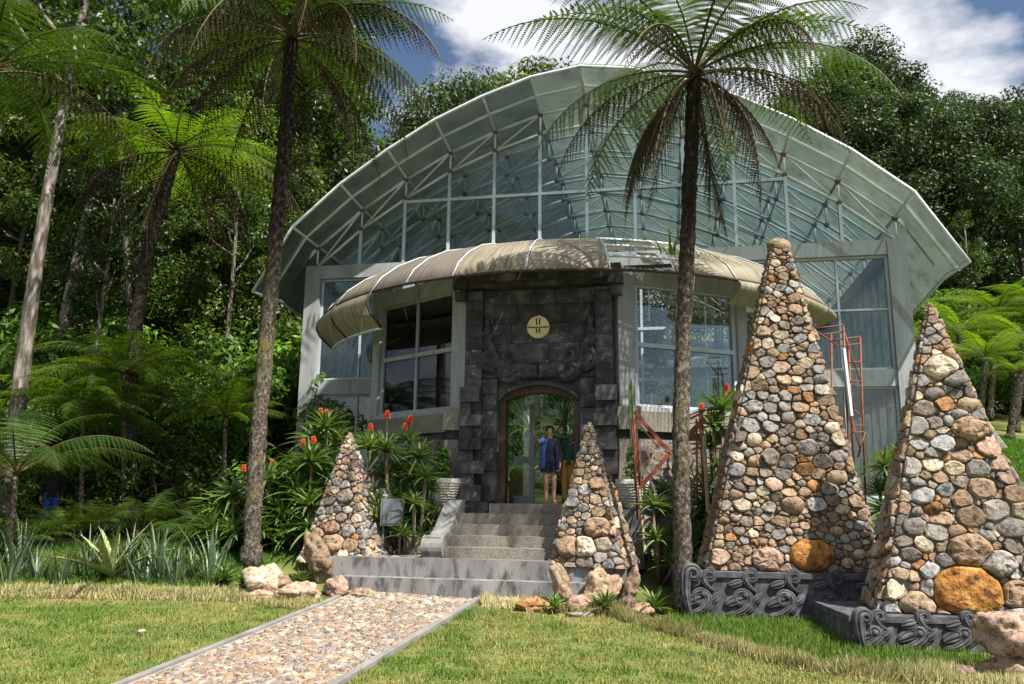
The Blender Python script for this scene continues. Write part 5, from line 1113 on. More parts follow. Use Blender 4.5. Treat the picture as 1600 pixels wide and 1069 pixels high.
for x, Y, k, sc in ((-30, 21, 'b1', 1.2), (80, 25.5, 'b1', 1.5), (160, 23.5, 'b1', 1.3), (235, 22, 'b1', 1.1), (140, 19.0, 'b2', 0.5), (240, 19.4, 'b2', 0.8), (300, 19.8, 'b2', 0.6), (-30, 17.6, 'b2', 0.7), (120, 20.5, 'b1', 0.8), (205, 20.8, 'b1', 0.75), (265, 20.5, 'b2', 1.0), (45, 20.3, 'b1', 0.85), (0, 19.5, 'b1', 0.8), (160, 19.8, 'b2', 1.05), (300, 24, 'b1', 1.1), (375, 23, 'b1', 1.25), (440, 24, 'b1', 1.4), (460, 22, 'b1', 1.2), (400, 26, 'b1', 1.7), (180, 25, 'b1', 1.6), (90, 24, 'b1', 1.5), (10, 24, 'b1', 1.7), (330, 27, 'b1', 1.6), (470, 27, 'b1', 1.8)):
    tree(x, Y, k, 'dark leafy shrub in the undergrowth of the left forest', 'undergrowth shrubs at the left', sc=sc, cat='shrub', name='forest_shrub')
for x, Y, k, sc in ((1470, 29, 'b1', 1.2), (1525, 30, 'b1', 1.3), (1585, 29, 'b1', 1.1), (1640, 28, 'b1', 1.2), (1430, 31, 'b1', 1.4), (1400, 30, 'b1', 1.3)):
    tree(x, Y, k, 'dark low hedge shrub beyond the right lawn', 'hedge shrubs beyond the right lawn', sc=sc, cat='shrub', name='hedge_shrub')

# ================================================================== ROSETTE PLANTS
def blade_leaf(mb, base, az, L, w, a0, a1, n=6, thick=0.25, pw=1.2):
    """one tapering leaf, V-shaped in section, rising at a0 and bending to a1"""
    p = Vector(base); lat = Vector((-math.sin(az), math.cos(az), 0)); hz = Vector((math.cos(az), math.sin(az), 0)); vv = []
    for i in range(n + 1):
        s = i / n; a = RAD(a0 + (a1 - a0) * s ** pw); ww = w * (0.75 + 0.6 * s if s < 0.25 else 0.9 * (1 - ((s - 0.25) / 0.75) ** 1.5)) / 2 + 0.0015
        nrm = Vector((0, 0, 1)) * math.cos(a) - hz * math.sin(a); vv += [p + lat * ww + nrm * ww * thick * 2, p - nrm * ww * thick * 0.6, p - lat * ww + nrm * ww * thick * 2]
        p = p + (hz * math.cos(a) + Vector((0, 0, 1)) * math.sin(a)) * (L / n)
    ff = []
    for i in range(n):
        for k in (0, 1): ff.append((i * 3 + k, i * 3 + k + 1, i * 3 + k + 4, i * 3 + k + 3))
    mb.add(vv, ff)
def rosette_mesh(name, n, L, w, mat, seed, spread=(75, -5), curl=-45):
    rg = random.Random(seed); mb = MB()
    for i in range(n):
        t = i / n; az = i * 2.39996 + rg.uniform(-0.2, 0.2); a0 = spread[0] + (spread[1] - spread[0]) * (1 - t) + rg.uniform(-8, 8) if False else spread[1] + (spread[0] - spread[1]) * t + rg.uniform(-8, 8)
        blade_leaf(mb, (0, 0, 0.02 * t), az, L * rg.uniform(0.8, 1.1) * (1 - 0.35 * t), w, a0, a0 + curl * rg.uniform(0.6, 1.2))
    return mb.mesh(name, mat, True)
ROS = [rosette_mesh('rosette', 34, 0.52, 0.052, MT['aloe'], s) for s in (1, 2, 3)]
def flower_mesh(seed):
    rg = random.Random(seed); mb = MB()
    for i in range(46):
        t = i / 46; az = i * 2.4; z = 0.12 * t; r = 0.085 * (1 - 0.75 * t) * (0.8 + 0.4 * rg.random()); d = Vector((math.cos(az), math.sin(az), -0.9 + 1.5 * t)).normalized(); p = Vector((0, 0, z)); mb.tube([p + d * 0.008, p + d * (r + 0.02)], [0.008, 0.010], 4)
    return mb.mesh('flower_head', MT['red'])
FLW = flower_mesh(4)
MT['stem'] = pmat('brown_stem', [(0.09, 0.07, 0.045), (0.2, 0.16, 0.1)], 8, 0.9, 0.5)
def aloe(base, heads, flowers, label, seed, group='aloe clumps with red flowers', sc=1.0):
    """heads: (dx, dy, z) of each rosette; flowers: indices or (dx, dy, z0, z1)"""
    rg = random.Random(seed); root = tag(empty('aloe_plant', base), label, 'aloe', group)
    hs2 = list(heads)
    for dx, dy, z in heads:
        if z > 0.7: hs2 += [(dx + rg.uniform(-0.3, 0.3), dy - rg.uniform(0.0, 0.35), z * rg.uniform(0.35, 0.7)), (dx + rg.uniform(-0.35, 0.35), dy - rg.uniform(0.1, 0.4), z * rg.uniform(0.12, 0.4))]
    for dx, dy, z in hs2:
        s = MB().tube([(dx * 0.25, dy * 0.25, 0), (dx * 0.75, dy * 0.75, z * 0.55), (dx, dy, z)], [0.045, 0.035, 0.03], 7).build('stem', MT['stem'], root, True)
        o = put('rosette', rg.choice(ROS), root, (dx, dy, z - 0.02)); k = sc * 1.3 * rg.uniform(0.9, 1.15); o.scale = (k, k, k); o.rotation_euler = (rg.uniform(-0.25, 0.25), rg.uniform(-0.25, 0.25), rg.uniform(0, 6.28))
    for dx, dy, z0, z1 in flowers:
        ex, ey = dx + rg.uniform(-0.06, 0.06), dy + rg.uniform(-0.06, 0.06)
        s = MB().tube([(dx, dy, z0), ((dx + ex) / 2, (dy + ey) / 2 + 0.01, (z0 + z1) / 2), (ex, ey, z1)], [0.012, 0.010, 0.008], 5).build('flower_stalk', MT['aloe'], root); f = put('flower_head', FLW, s, (ex, ey, z1 - 0.02)); k = rg.uniform(0.7, 0.95); f.scale = (k, k, k)
    return root
def apx(cx, cy, Y, heads_px, flow_px, label, seed, sc=1.0):
    b = Vector((atY(cx, cy, Y).x, Y, 0)); b.z = H(b.x, Y); hs = []; fl = []
    for i, (x, y) in enumerate(heads_px): p = atY(x, y, Y + (-0.25, 0.15, 0.3, -0.1, 0.05)[i % 5]); hs.append(tuple(p - b))
    for i, (x, y) in enumerate(flow_px):
        p = atY(x, y + 4, Y + (0.1, -0.1, 0.2)[i % 3]) - b; h = min(hs, key=lambda q: abs(q[0] - p.x) + 0.4 * abs(q[2] - p.z + 0.4)); fl.append((p.x * 0.75 + h[0] * 0.25, p.y, h[2] + 0.05, p.z))
    aloe(b, hs, fl, label, seed, sc=sc)
apx(625, 830, 16.3, [(602, 705), (640, 690), (622, 735), (655, 715), (600, 745), (575, 700), (645, 750)], [(604, 645), (583, 664), (635, 655), (647, 652), (628, 663)], 'large aloe clump with red flowers between left pyramid and stairs', 51, 0.95)
apx(515, 840, 17.2, [(510, 668), (525, 690), (492, 690)], [(511, 643), (500, 640), (527, 678)], 'aloe with red flowers rising behind the tip of the left pyramid', 52, 1.1)
apx(480, 840, 16.6, [(488, 722), (470, 735), (505, 740), (460, 770), (482, 780)], [(477, 690), (492, 685), (459, 728)], 'aloe clump with red flowers between left fern trunk and left pyramid', 53, 1.1)
apx(425, 850, 16.9, [(420, 750), (440, 760), (430, 790), (450, 805), (410, 785)], [(425, 720), (437, 738)], 'aloe clump right beside the lichened fern trunk', 54, 1.15)
apx(365, 850, 16.6, [(365, 775), (352, 790), (380, 800)], [(378, 728)], 'aloe clump left of the lichened fern trunk', 55, 1.1)
apx(1125, 860, 15.6, [(1115, 665), (1130, 690), (1110, 700), (1125, 735), (1105, 760), (1128, 640)], [(1092, 634), (1113, 642), (1139, 603), (1138, 615), (1141, 668)], 'aloe clump with red flowers behind the left edge of the tall pyramid', 56, 1.1)
apx(1395, 860, 15.4, [(1385, 730), (1400, 760), (1375, 770), (1388, 800), (1405, 720)], [], 'spiky plant in the gap between the two big pyramids', 57, 1.05)
apx(1030, 870, 15.0, [(1020, 790), (1045, 800), (1035, 770)], [], 'dark spiky plant in the bed behind the right fern trunk', 58, 0.8)
apx(650, 800, 15.9, [(665, 745), (672, 765)], [], 'small leaning aloe by the left pot', 59, 0.75)
AGR = rosette_mesh('leaves', 26, 0.42, 0.062, MT['aloe'], 8, (80, 8), -28)
for x, y, sc, lab in ((868, 925, 0.9, 'spiky green plant in front of the concrete step, left of its pair'), (945, 938, 1.15, 'large spiky green plant with yellow lower leaves by the small pyramid'), (180 + 200, 922, 0.9, 'small spiky plant left of the pale boulder'), (470, 918, 0.9, 'spiky plant growing among the peach boulders'), (1022, 925, 1.2, 'dark spiky plant against the carved plinth corner'), (350, 915, 1.1, 'spiky plant at the right end of the strap leaf bed')):
    g = onG(x, y) if not 850 < x < 1030 else gY(x, 13.15); o = put('spiky_plant', AGR, None, g + Vector((0, 0, 0.08))); o.scale = (sc, sc, sc); o.rotation_euler = (0, 0, x * 0.7); tag(o, lab, 'plant', 'spiky rosettes by the rocks')
# big variegated agave: every leaf its own piece
g = onG(172, 908); root = tag(empty('agave_plant', g), 'large yellow striped agave with long sword leaves in the left bed', 'agave')
rg = random.Random(66)
for i in range(19):
    t = i / 19; mb = MB(); a0 = 8 + 74 * t + rg.uniform(-7, 7); blade_leaf(mb, (0, 0, 0.06), 2.4 * i + rg.uniform(-0.3, 0.3), (1.5 - 0.45 * t) * rg.uniform(0.85, 1.15), 0.125, a0, a0 - 38 * rg.uniform(0.3, 1.2), 8); mb.build('leaf', MT['agave'], root, True)
def strap_mesh(seed, n, L, w, mat):
    rg = random.Random(seed); mb = MB()
    for i in range(n):
        a = rg.uniform(0, 6.28); d = rg.uniform(0, 0.2); a0 = rg.uniform(62, 88); blade_leaf(mb, (d * math.cos(a), d * math.sin(a), 0), a + rg.uniform(-0.6, 0.6), L * rg.uniform(0.5, 1.15), w, a0, a0 - rg.uniform(5, 60), 6, 0.12)
    return mb.mesh('leaves', mat, True)
STR = [strap_mesh(s, 22, 0.72, 0.045, MT['strap']) for s in (1, 2, 3)]
rg = random.Random(77)
for i, (x, y) in enumerate(((-20, 905), (15, 912), (55, 908), (95, 912), (135, 900), (205, 905), (228, 912), (250, 905), (272, 913), (300, 908), (325, 911), (240, 890), (330, 892), (30, 890), (200, 888))):
    o = put('strap_leaf_plant', rg.choice(STR), None, onG(x, y)); k = rg.uniform(0.85, 1.2); o.scale = (k, k, k * rg.uniform(0.9, 1.25)); o.rotation_euler = (0, 0, rg.uniform(0, 6.28)); tag(o, 'clump of upright grey green strap leaves in the left flower bed', 'plant', 'strap leaf clumps in the left bed')
# orchid-like plant rooted on the right fern trunk
o = put('epiphyte', strap_mesh(9, 12, 0.42, 0.05, MT['fern_bright']), None, atY(1050, 398, 13.1)); tag(o, 'small yellow green plant growing on the right fern trunk', 'plant')

# ================================================================== POTS AND CACTI
def pot(c, label, r=0.34, h=0.56):
    root = tag(empty('plant_pot', c), label, 'pot', 'white carved pots beside the stairs'); prof = [(0.20, 0), (0.24, 0.03), (0.33, 0.3), (0.37, 0.46), (0.37, 0.56), (0.31, 0.56), (0.30, 0.48), (0.0, 0.47)]
    k = r / 0.37; MB().lathe([(a * k, b) for a, b in prof], 28).build('bowl', MT['white_pot'], root, True)
    for i in range(9):      # carved ridges
        z = 0.06 + i * 0.052; rr = lerp_tab(z, [(0.03, 0.24), (0.3, 0.33), (0.46, 0.37), (0.56, 0.37)]) * k; pts = [((rr + 0.004) * math.cos(a), (rr + 0.004) * math.sin(a), z + 0.008 * math.sin(a * 14 + i)) for a in [2 * math.pi * q / 56 for q in range(57)]]; MB().tube(pts, 0.013, 5, False).build('carved_ridge', MT['white_pot'], root, True)
    MB().lathe([(0.31 * k, 0.47), (0.31 * k, 0.49), (0.0, 0.5)], 20).build('soil', MT['soil'], root); return root
pc1 = gw(-2.73, -4.25, 1.48); pot(pc1, 'white carved pot with a leafy succulent left of the stairs')
pc2 = gw(1.05, -4.25, 1.48); pot(pc2, 'white carved pot with a tall cactus right of the stairs')
V, F_ = leaf_cloud([(0, 0, 0.1 + 0.07 * i) for i in range(8)], [0.2 - 0.012 * i for i in range(8)], 60, 0.10, np.random.default_rng(5), 0.8, 0.5, 0.6)
o = put('succulent', np_mesh('leaves', V, F_, MT['leaf_shrub']), None, pc1 + Vector((0, 0, 0.5))); tag(o, 'dark leafy succulent growing in the left pot', 'plant')
def cactus(base, h, r, label, mat, ribs=8, name='cactus', group=None, seed=1, lean=0.0):
    n = ribs * 2; mb = MB(); vv = []; m = 18
    for i in range(m + 1):
        t = i / m; rr = r * (0.85 + 0.15 * math.sin(t * 9 + seed)) * (1 if t < 0.94 else math.sqrt(max(0.02, 1 - ((t - 0.94) / 0.06) ** 2)))
        for k in range(n): a = 2 * math.pi * k / n; q = rr * (1.0 if k % 2 else 0.72); vv.append((q * math.cos(a) + lean * t * t * h, q * math.sin(a), h * t))
    ff = [(i * n + k, i * n + (k + 1) % n, (i + 1) * n + (k + 1) % n, (i + 1) * n + k) for i in range(m) for k in range(n)] + [tuple(m * n + k for k in range(n))]
    o = mb.add(vv, ff).build(name, MT[mat], None, False); o.location = base; return tag(o, label, 'cactus', group)
cactus(pc2 + Vector((0.03, 0, 0.45)), 2.05, 0.085, 'tall thin ribbed cactus standing in the right pot', 'cactus', 6, seed=2, lean=-0.015)
V, F_ = leaf_cloud([(0, 0, 0.05 + 0.11 * i) for i in range(6)], [0.20, 0.2, 0.18, 0.16, 0.13, 0.1], 70, 0.07, np.random.default_rng(6), 0.9, 0.3, 0.7)
o = put('succulent', np_mesh('leaves', V, F_, MT['aloe']), None, pc2 + Vector((-0.02, -0.05, 0.5))); tag(o, 'grey green lumpy succulent at the foot of the tall potted cactus', 'plant')
# inside the greenhouse
for u, v, h, r, sd, lab in ((-0.34, -0.2, 2.1, 0.085, 1, 'left pale column cactus seen through the doorway'), (-0.02, 0.4, 2.9, 0.095, 2, 'middle tall pale column cactus seen through the doorway'), (0.16, 0.7, 3.1, 0.085, 3, 'right tall pale column cactus seen through the doorway')):
    cactus(gw(u, v, 1.5), h, r, lab, 'cactus_pale', 7, group='column cacti inside the doorway', seed=sd)
def palm_bush(base, n, L, label, seed, mat='aloe', w=0.06):
    rg = random.Random(seed); root = tag(empty('spiky_palm', base), label, 'plant', 'plants inside the greenhouse')
    MB().tube([(0, 0, 0), (0.03, 0, L * 0.8), (0, 0, L * 1.3)], [0.08, 0.07, 0.06], 8).build('stem', MT['bark_dark'], root, True)
    for z in (L * 0.55, L * 1.3):
        mb = MB()
        for i in range(n): a0 = rg.uniform(-5, 80); blade_leaf(mb, (0, 0, z), rg.uniform(0, 6.28), L * rg.uniform(0.7, 1.1), w, a0, a0 - rg.uniform(20, 60), 6, 0.15)
        mb.build('leaf_crown', MT[mat], root, True)
for u, v, L_, sd, lab in ((-1.9, 1.3, 1.5, 1, 'dark spiky palm inside, left of the doorway view'), (-1.1, 2.3, 1.7, 2, 'dark spiky palm inside, in the middle of the doorway view'), (-0.3, 3.2, 1.8, 3, 'tall dark spiky palm inside behind the column cacti'), (0.7, 1.6, 1.4, 4, 'dark spiky palm inside, right of the doorway view'), (2.4, 3.0, 1.8, 5, 'spiky palm inside behind the right bay window'), (5.2, 2.0, 1.9, 6, 'spiky palm behind the right corner window'), (-4.2, 3.0, 1.9, 7, 'spiky palm behind the left bay window'), (-6.4, 2.2, 1.7, 8, 'spiky palm behind the left corner window')):
    palm_bush(gw(u, v, 1.5), 30, L_, lab, sd)
palm_bush(gw(0.25, -0.9, 1.5), 34, 0.75, 'pale yellow green agave just inside the doorway', 12, 'agave', 0.06)
b = gw(-1.62, -2.0, 1.55); root = tag(empty('barrel_cactus_planter', b), 'wooden planter with a yellow barrel cactus inside the door', 'planter')
MB().lathe([(0.2, 0), (0.22, 0.5), (0.2, 0.5), (0.0, 0.46)], 4, (0, 0, 0)).build('box', MT['timber'], root); MB().blob((0, 0, 0.62), 0.2, 20, 10, (1, 1, 0.9)).build('cactus', pmat('yellow_cactus', [(0.3, 0.28, 0.04), (0.5, 0.45, 0.08)], 20, 0.8, 0.6), root, True)
# trees standing inside, seen through roof and windows
for u, v, k, sc in ((-4.5, 7, 's1', 0.62), (1.0, 9, 's1', 0.6), (4.8, 8, 's1', 0.58), (-1.6, 12, 's1', 0.6)):
    p = gw(u, v, 1.4); root = tag(empty('indoor_tree', p), 'leafy tree growing inside the greenhouse', 'tree', 'trees inside the greenhouse'); root.scale = (sc, sc, sc * 0.9); t, c = TREES[k]; put('trunk', t, root); put('crown', c, root)

# ================================================================== SCAFFOLD FRAMES AND SMALL FITTINGS
def tubes(mb, segs, r): 
    for a, b in segs: mb.tube([a, b], r, 6)
    return mb
# folded frames leaning by the right wing
Yf = 14.9
def Fp(x, y, dy=0.0): return atY(x, y, Yf + dy)
b = Fp(996, 800); b.z = H(b.x, b.y)
root = tag(empty('scaffold', b), 'rusty orange triangular scaffold braces leaning before the crazy paved wall', 'scaffold', 'orange scaffold frames')
for x0, y0, x1, y1, dy in ((990, 650, 996, 812, 0), (994, 652, 1000, 770, 0.06), (987, 655, 993, 765, -0.05), (998, 690, 1003, 815, 0.1)): MB().tube([Fp(x0, y0, dy) - b, Fp(x1, y1, dy) - b], 0.019, 7).build('upright', MT['orange'], root, True)
for x0, y0, x1, y1 in ((991, 643, 1047, 708), (1047, 708, 998, 765), (996, 660, 1030, 700)): MB().bar(Fp(x0, y0, 0.05) - b, Fp(x1, y1, 0.05) - b, 0.035, 0.075 if y1 != 700 else 0.025).build('brace', MT['orange'], root)
MB().tube([Fp(999, 765, -0.05) - b, Fp(1008, 865, -0.3) - b], 0.03, 6).build('timber_leg', MT['timber'], root)
b2 = Fp(1096, 800); b2.z = H(b2.x, b2.y)
root = tag(empty('scaffold', b2), 'orange scaffold frame between the fern trunk and the tall pyramid', 'scaffold', 'orange scaffold frames')
for x0, y0, x1, y1, dy in ((1093, 640, 1099, 775, 0), (1097, 645, 1102, 770, 0.06), (1088, 655, 1090, 790, 0.1)): MB().tube([Fp(x0, y0, dy) - b2, Fp(x1, y1, dy) - b2], 0.019, 7).build('upright', MT['orange'], root, True)
MB().bar(Fp(1076, 680) - b2, Fp(1101, 655) - b2, 0.05, 0.10).build('brace', MT['orange'], root); MB().bar(Fp(1078, 655) - b2, Fp(1100, 643) - b2, 0.03, 0.04).build('brace', MT['orange'], root)
MB().tube([Fp(1100, 680, -0.1) - b2, Fp(1106, 800, -0.1) - b2], 0.035, 6).build('timber_leg', MT['timber'], root)
Yt = 15.6
def Tp(x, y, dy=0.0): return atY(x, y, Yt + dy)
b3 = Tp(1320, 780); b3.z = H(b3.x, b3.y)
root = tag(empty('scaffold_tower', b3), 'tall orange tubular scaffold tower behind the tall pyramid', 'scaffold', 'orange scaffold frames')
for x0, y0, x1, y1, dy in ((1318, 510, 1330, 800, 0), (1344, 527, 1353, 800, 0.15), (1299, 522, 1302, 800, 0.9), (1326, 540, 1336, 780, 0.05)): MB().tube([Tp(x0, y0, dy) - b3, Tp(x1, y1, dy) - b3], 0.021, 7).build('upright', MT['orange'], root, True)
for x0, y0, x1, y1 in ((1275, 513, 1318, 508), (1275, 524, 1316, 519), (1300, 532, 1344, 526), (1302, 542, 1344, 537), (1276, 518, 1308, 540), (1318, 515, 1345, 600), (1328, 566, 1346, 565), (1328, 596, 1348, 596), (1330, 665, 1350, 665), (1330, 676, 1350, 675), (1332, 660, 1345, 705), (1328, 615, 1334, 640), (1334, 640, 1348, 652), (1352, 675, 1340, 715)): MB().tube([Tp(x0, y0, 0.03) - b3, Tp(x1, y1, 0.05) - b3], 0.015, 6).build('brace', MT['orange'], root, True)
MB().bar(Tp(1318, 545, -0.08) - b3, Tp(1330, 650, -0.08) - b3, 0.05, 0.09).build('pale_board', MT['white_plastic'], root)
# grey floodlight box and white lamp behind the left pyramid
b = gw(-3.45, -5.2, 0); b.z = H(b.x, b.y)
root = tag(empty('service_box', b), 'grey metal service box right of the left small pyramid', 'box'); zt = atY(607, 800, b.y).z - b.z
MB().box((0, 0, zt), (0.42, 0.22, 0.5)).build('case', MT['box_grey'], root); MB().box((0, -0.115, zt), (0.34, 0.02, 0.42)).build('door_panel', MT['box_grey'], root)
for s in (-1, 1): MB().box((s * 0.16, 0, (zt - 0.25) / 2), (0.04, 0.04, max(0.1, zt - 0.25))).build('leg', MT['box_grey'], root)
b = gw(-3.88, -4.6, 0); b.z = H(b.x, b.y); zt = atY(582, 775, b.y).z - b.z
root = tag(empty('garden_lamp', b), 'small white lamp head peeping out behind the left small pyramid', 'lamp'); MB().tube([(0, 0, 0), (0, 0, zt)], 0.03, 8).build('post', MT['box_grey'], root, True)
MB().lathe([(0.0, zt - 0.1), (0.17, zt - 0.08), (0.2, zt), (0.14, zt + 0.12), (0.0, zt + 0.16)], 18).build('lamp_head', MT['white_plastic'], root, True)

# ================================================================== PEOPLE
def body(root, nodes, edges, mat, name='body', levels=2):
    me = bpy.data.meshes.new(name); idx = {k: i for i, k in enumerate(nodes)}; me.from_pydata([nodes[k][:3] for k in nodes], [(idx[a], idx[b]) for a, b in edges], []); me.materials.append(mat); o = put(name, me, root)
    m = o.modifiers.new('skin', 'SKIN'); m.use_smooth_shade = True; m.branch_smoothing = 0.4
    sv = me.skin_vertices[0].data if me.skin_vertices else None
    if sv is None:
        bpy.context.view_layer.update(); sv = me.skin_vertices[0].data
    for k, i in idx.items(): r = nodes[k][3]; sv[i].radius = (r, nodes[k][4] if len(nodes[k]) > 4 else r); sv[i].use_root = (i == 0)
    s = o.modifiers.new('sub', 'SUBSURF'); s.levels = levels; s.render_levels = levels; return o
def hand(nodes, edges, wrist, tip_dir, side, pre, flat=Vector((0, -1, 0)), curl=0.2):
    """palm and five fingers from the wrist joint; side points to the thumb"""
    w = Vector(nodes[wrist][:3]); d = Vector(tip_dir).normalized(); s = Vector(side).normalized(); c = flat; p = w + d * 0.055; nodes[pre + 'p'] = (*p, 0.024, 0.03); edges.append((wrist, pre + 'p'))
    for i, (o, l) in enumerate(((0.028, 0.062), (0.009, 0.072), (-0.011, 0.066), (-0.029, 0.05))):
        k = w + d * 0.092 + s * o; m = k + d * l * 0.55 + s * o * 0.25 + c * curl * 0.02; t = k + d * l + s * o * 0.4 + c * curl * 0.06
        for n_, q, r in (('k', k, 0.0095), ('m', m, 0.0085), ('t', t, 0.0068)): nodes[f'{pre}{i}{n_}'] = (*q, r)
        edges.extend([(pre + 'p', f'{pre}{i}k'), (f'{pre}{i}k', f'{pre}{i}m'), (f'{pre}{i}m', f'{pre}{i}t')])
    k = w + d * 0.04 + s * 0.036; t = w + d * 0.085 + s * 0.062; nodes[pre + 'tk'] = (*k, 0.011); nodes[pre + 'tt'] = (*t, 0.0085); edges.extend([(pre + 'p', pre + 'tk'), (pre + 'tk', pre + 'tt')])
def rings(secs, n=16):
    """cloth: elliptical rings (centre, rx, ry) lofted into a tube"""
    mb = MB(); vv = []
    for (c, rx, ry) in secs:
        for k in range(n): a = 2 * math.pi * k / n; j = 1 + 0.025 * math.sin(a * 5 + c[2] * 30); vv.append((c[0] + rx * j * math.cos(a), c[1] + ry * j * math.sin(a), c[2]))
    return mb.add(vv, [(i * n + k, i * n + (k + 1) % n, (i + 1) * n + (k + 1) % n, (i + 1) * n + k) for i in range(len(secs) - 1) for k in range(n)])
def sleeve(pts, rad, n=10): return MB().tube(pts, rad, n, False)
def face(root, c, tilt=0.0, skin='skin'):
    c = Vector(c); rot = Matrix.Rotation(tilt, 3, 'Y'); q = lambda x, y, z: c + rot @ Vector((x, y, z))
    for s in (-1, 1):
        MB().blob(q(s * 0.031, -0.079, 0.008), 0.0105, 8, 6, (1.3, 0.6, 0.8)).build('eye', MT['black'], root, True); MB().bar(q(s * 0.018, -0.086, 0.028), q(s * 0.048, -0.08, 0.030), 0.006, 0.006).build('eyebrow', MT['hair'], root); MB().blob(q(s * 0.078, 0.004, -0.004), 0.022, 8, 6, (0.4, 0.8, 1.2)).build('ear', MT[skin], root, True)
    MB().blob(q(0, -0.092, -0.014), 0.015, 8, 6, (0.8, 0.9, 1.5)).build('nose', MT[skin], root, True); MB().blob(q(0, -0.082, -0.047), 0.02, 8, 6, (1.2, 0.5, 0.35)).build('mouth', MT['coral'], root, True)
def hairpiece(root, c, r, long, seed, tilt=0.0):
    mb = MB(); c = Vector(c); rot = Matrix.Rotation(tilt, 3, 'Y'); n = 18; vv = []; rows = 9
    for i in range(rows):
        ph = math.pi / 2 - (math.pi / 2 + 0.25) * i / (rows - 1) if not long else math.pi / 2 - (math.pi / 2) * i / 5 if i < 6 else 0
        dz = 0 if not long or i < 6 else -(i - 5) * long / 3
        for k in range(n):
            a = 2 * math.pi * k / n; f = math.sin(a)      # f = -1 at the face
            lift = max(0, -f) ** 1.5; ph2 = ph if ph > 0.55 else ph + lift * (0.75 - ph) * 0.9
            rr = r * (1 + 0.04 * math.sin(7 * a + seed)); x, y, z = rr * math.cos(ph2) * math.cos(a) * 0.92, rr * math.cos(ph2) * math.sin(a), rr * math.sin(ph2) + dz * (1 - lift * 1.0 if f < 0 else 1)
            vv.append(c + rot @ Vector((x, y + 0.012, z)))
    ff = [(i * n + k, i * n + (k + 1) % n, (i + 1) * n + (k + 1) % n, (i + 1) * n + k) for i in range(rows - 1) for k in range(n)] + [tuple(range(n))]
    mb.add(vv, ff).build('hair', MT['hair'], root, True)
# woman waving in the doorway
pA = gw(-0.66, -3.62, 1.56); rA = tag(empty('person', pA, RAD(4)), 'person in navy top and shorts waving one hand in the doorway', 'person', 'visitors in the doorway')
nd = {'pel': (0, 0, 0.86, 0.135, 0.095), 'wst': (0, 0, 1.0, 0.115, 0.085), 'chs': (0, 0.0, 1.17, 0.125, 0.088), 'shc': (0, 0, 1.28, 0.09, 0.07), 'nk': (0, 0.0, 1.35, 0.045), 'hd0': (0, -0.012, 1.405, 0.058, 0.062), 'hd1': (0, -0.006, 1.475, 0.074, 0.088), 'hd2': (0, 0.004, 1.545, 0.066, 0.078),
 'lsh': (0.15, 0, 1.265, 0.05), 'lel': (0.205, 0.02, 1.03, 0.038), 'lwr': (0.20, -0.03, 0.80, 0.025), 'rsh': (-0.15, 0, 1.265, 0.05), 'rel': (-0.225, -0.10, 1.22, 0.038), 'rwr': (-0.30, -0.20, 1.35, 0.024),
 'lhp': (0.08, 0, 0.80, 0.088), 'lkn': (0.085, -0.01, 0.46, 0.056), 'lcf': (0.085, 0.015, 0.31, 0.052), 'lan': (0.085, 0.01, 0.07, 0.034), 'lto': (0.095, -0.13, 0.03, 0.03), 'rhp': (-0.08, 0, 0.80, 0.088), 'rkn': (-0.08, -0.02, 0.46, 0.056), 'rcf': (-0.08, 0.01, 0.31, 0.052), 'ran': (-0.075, 0.01, 0.07, 0.034), 'rto': (-0.09, -0.13, 0.03, 0.03)}
eg = [('pel', 'wst'), ('wst', 'chs'), ('chs', 'shc'), ('shc', 'nk'), ('nk', 'hd0'), ('hd0', 'hd1'), ('hd1', 'hd2'), ('shc', 'lsh'), ('lsh', 'lel'), ('lel', 'lwr'), ('shc', 'rsh'), ('rsh', 'rel'), ('rel', 'rwr'), ('pel', 'lhp'), ('lhp', 'lkn'), ('lkn', 'lcf'), ('lcf', 'lan'), ('lan', 'lto'), ('pel', 'rhp'), ('rhp', 'rkn'), ('rkn', 'rcf'), ('rcf', 'ran'), ('ran', 'rto')]
hand(nd, eg, 'rwr', (-0.55, -0.15, 0.8), (0.8, 0, 0.5), 'Rf'); hand(nd, eg, 'lwr', (0.05, -0.1, -1), (-0.1, -1, 0), 'Lf', Vector((-1, 0, 0)), 1.0)
bA = body(rA, nd, eg, MT['skin'])
rings([((0, 0, 0.84), 0.165, 0.125), ((0, 0, 0.95), 0.15, 0.115), ((0, 0, 1.03), 0.138, 0.105), ((0, -0.005, 1.15), 0.155, 0.118), ((0, -0.005, 1.24), 0.165, 0.105), ((0, 0, 1.305), 0.12, 0.08), ((0, 0, 1.33), 0.075, 0.06)]).build('top', MT['navy'], rA, True)
for s in (-1, 1): sleeve([(s * 0.06, 0, 0.90), (s * 0.082, 0, 0.80), (s * 0.09, -0.005, 0.63)], [0.115, 0.112, 0.105], 14).build('shorts', MT['navy'], rA, True)
sleeve([(-0.125, 0, 1.285), (-0.165, -0.03, 1.262), (-0.215, -0.09, 1.225)], [0.066, 0.062, 0.055]).build('jacket_sleeve', MT['blue_cloth'], rA, True); sleeve([(0.12, 0, 1.29), (0.155, 0, 1.255), (0.205, 0.018, 1.05), (0.205, -0.02, 0.86)], [0.066, 0.068, 0.058, 0.05]).build('jacket_sleeve', MT['navy'], rA, True)
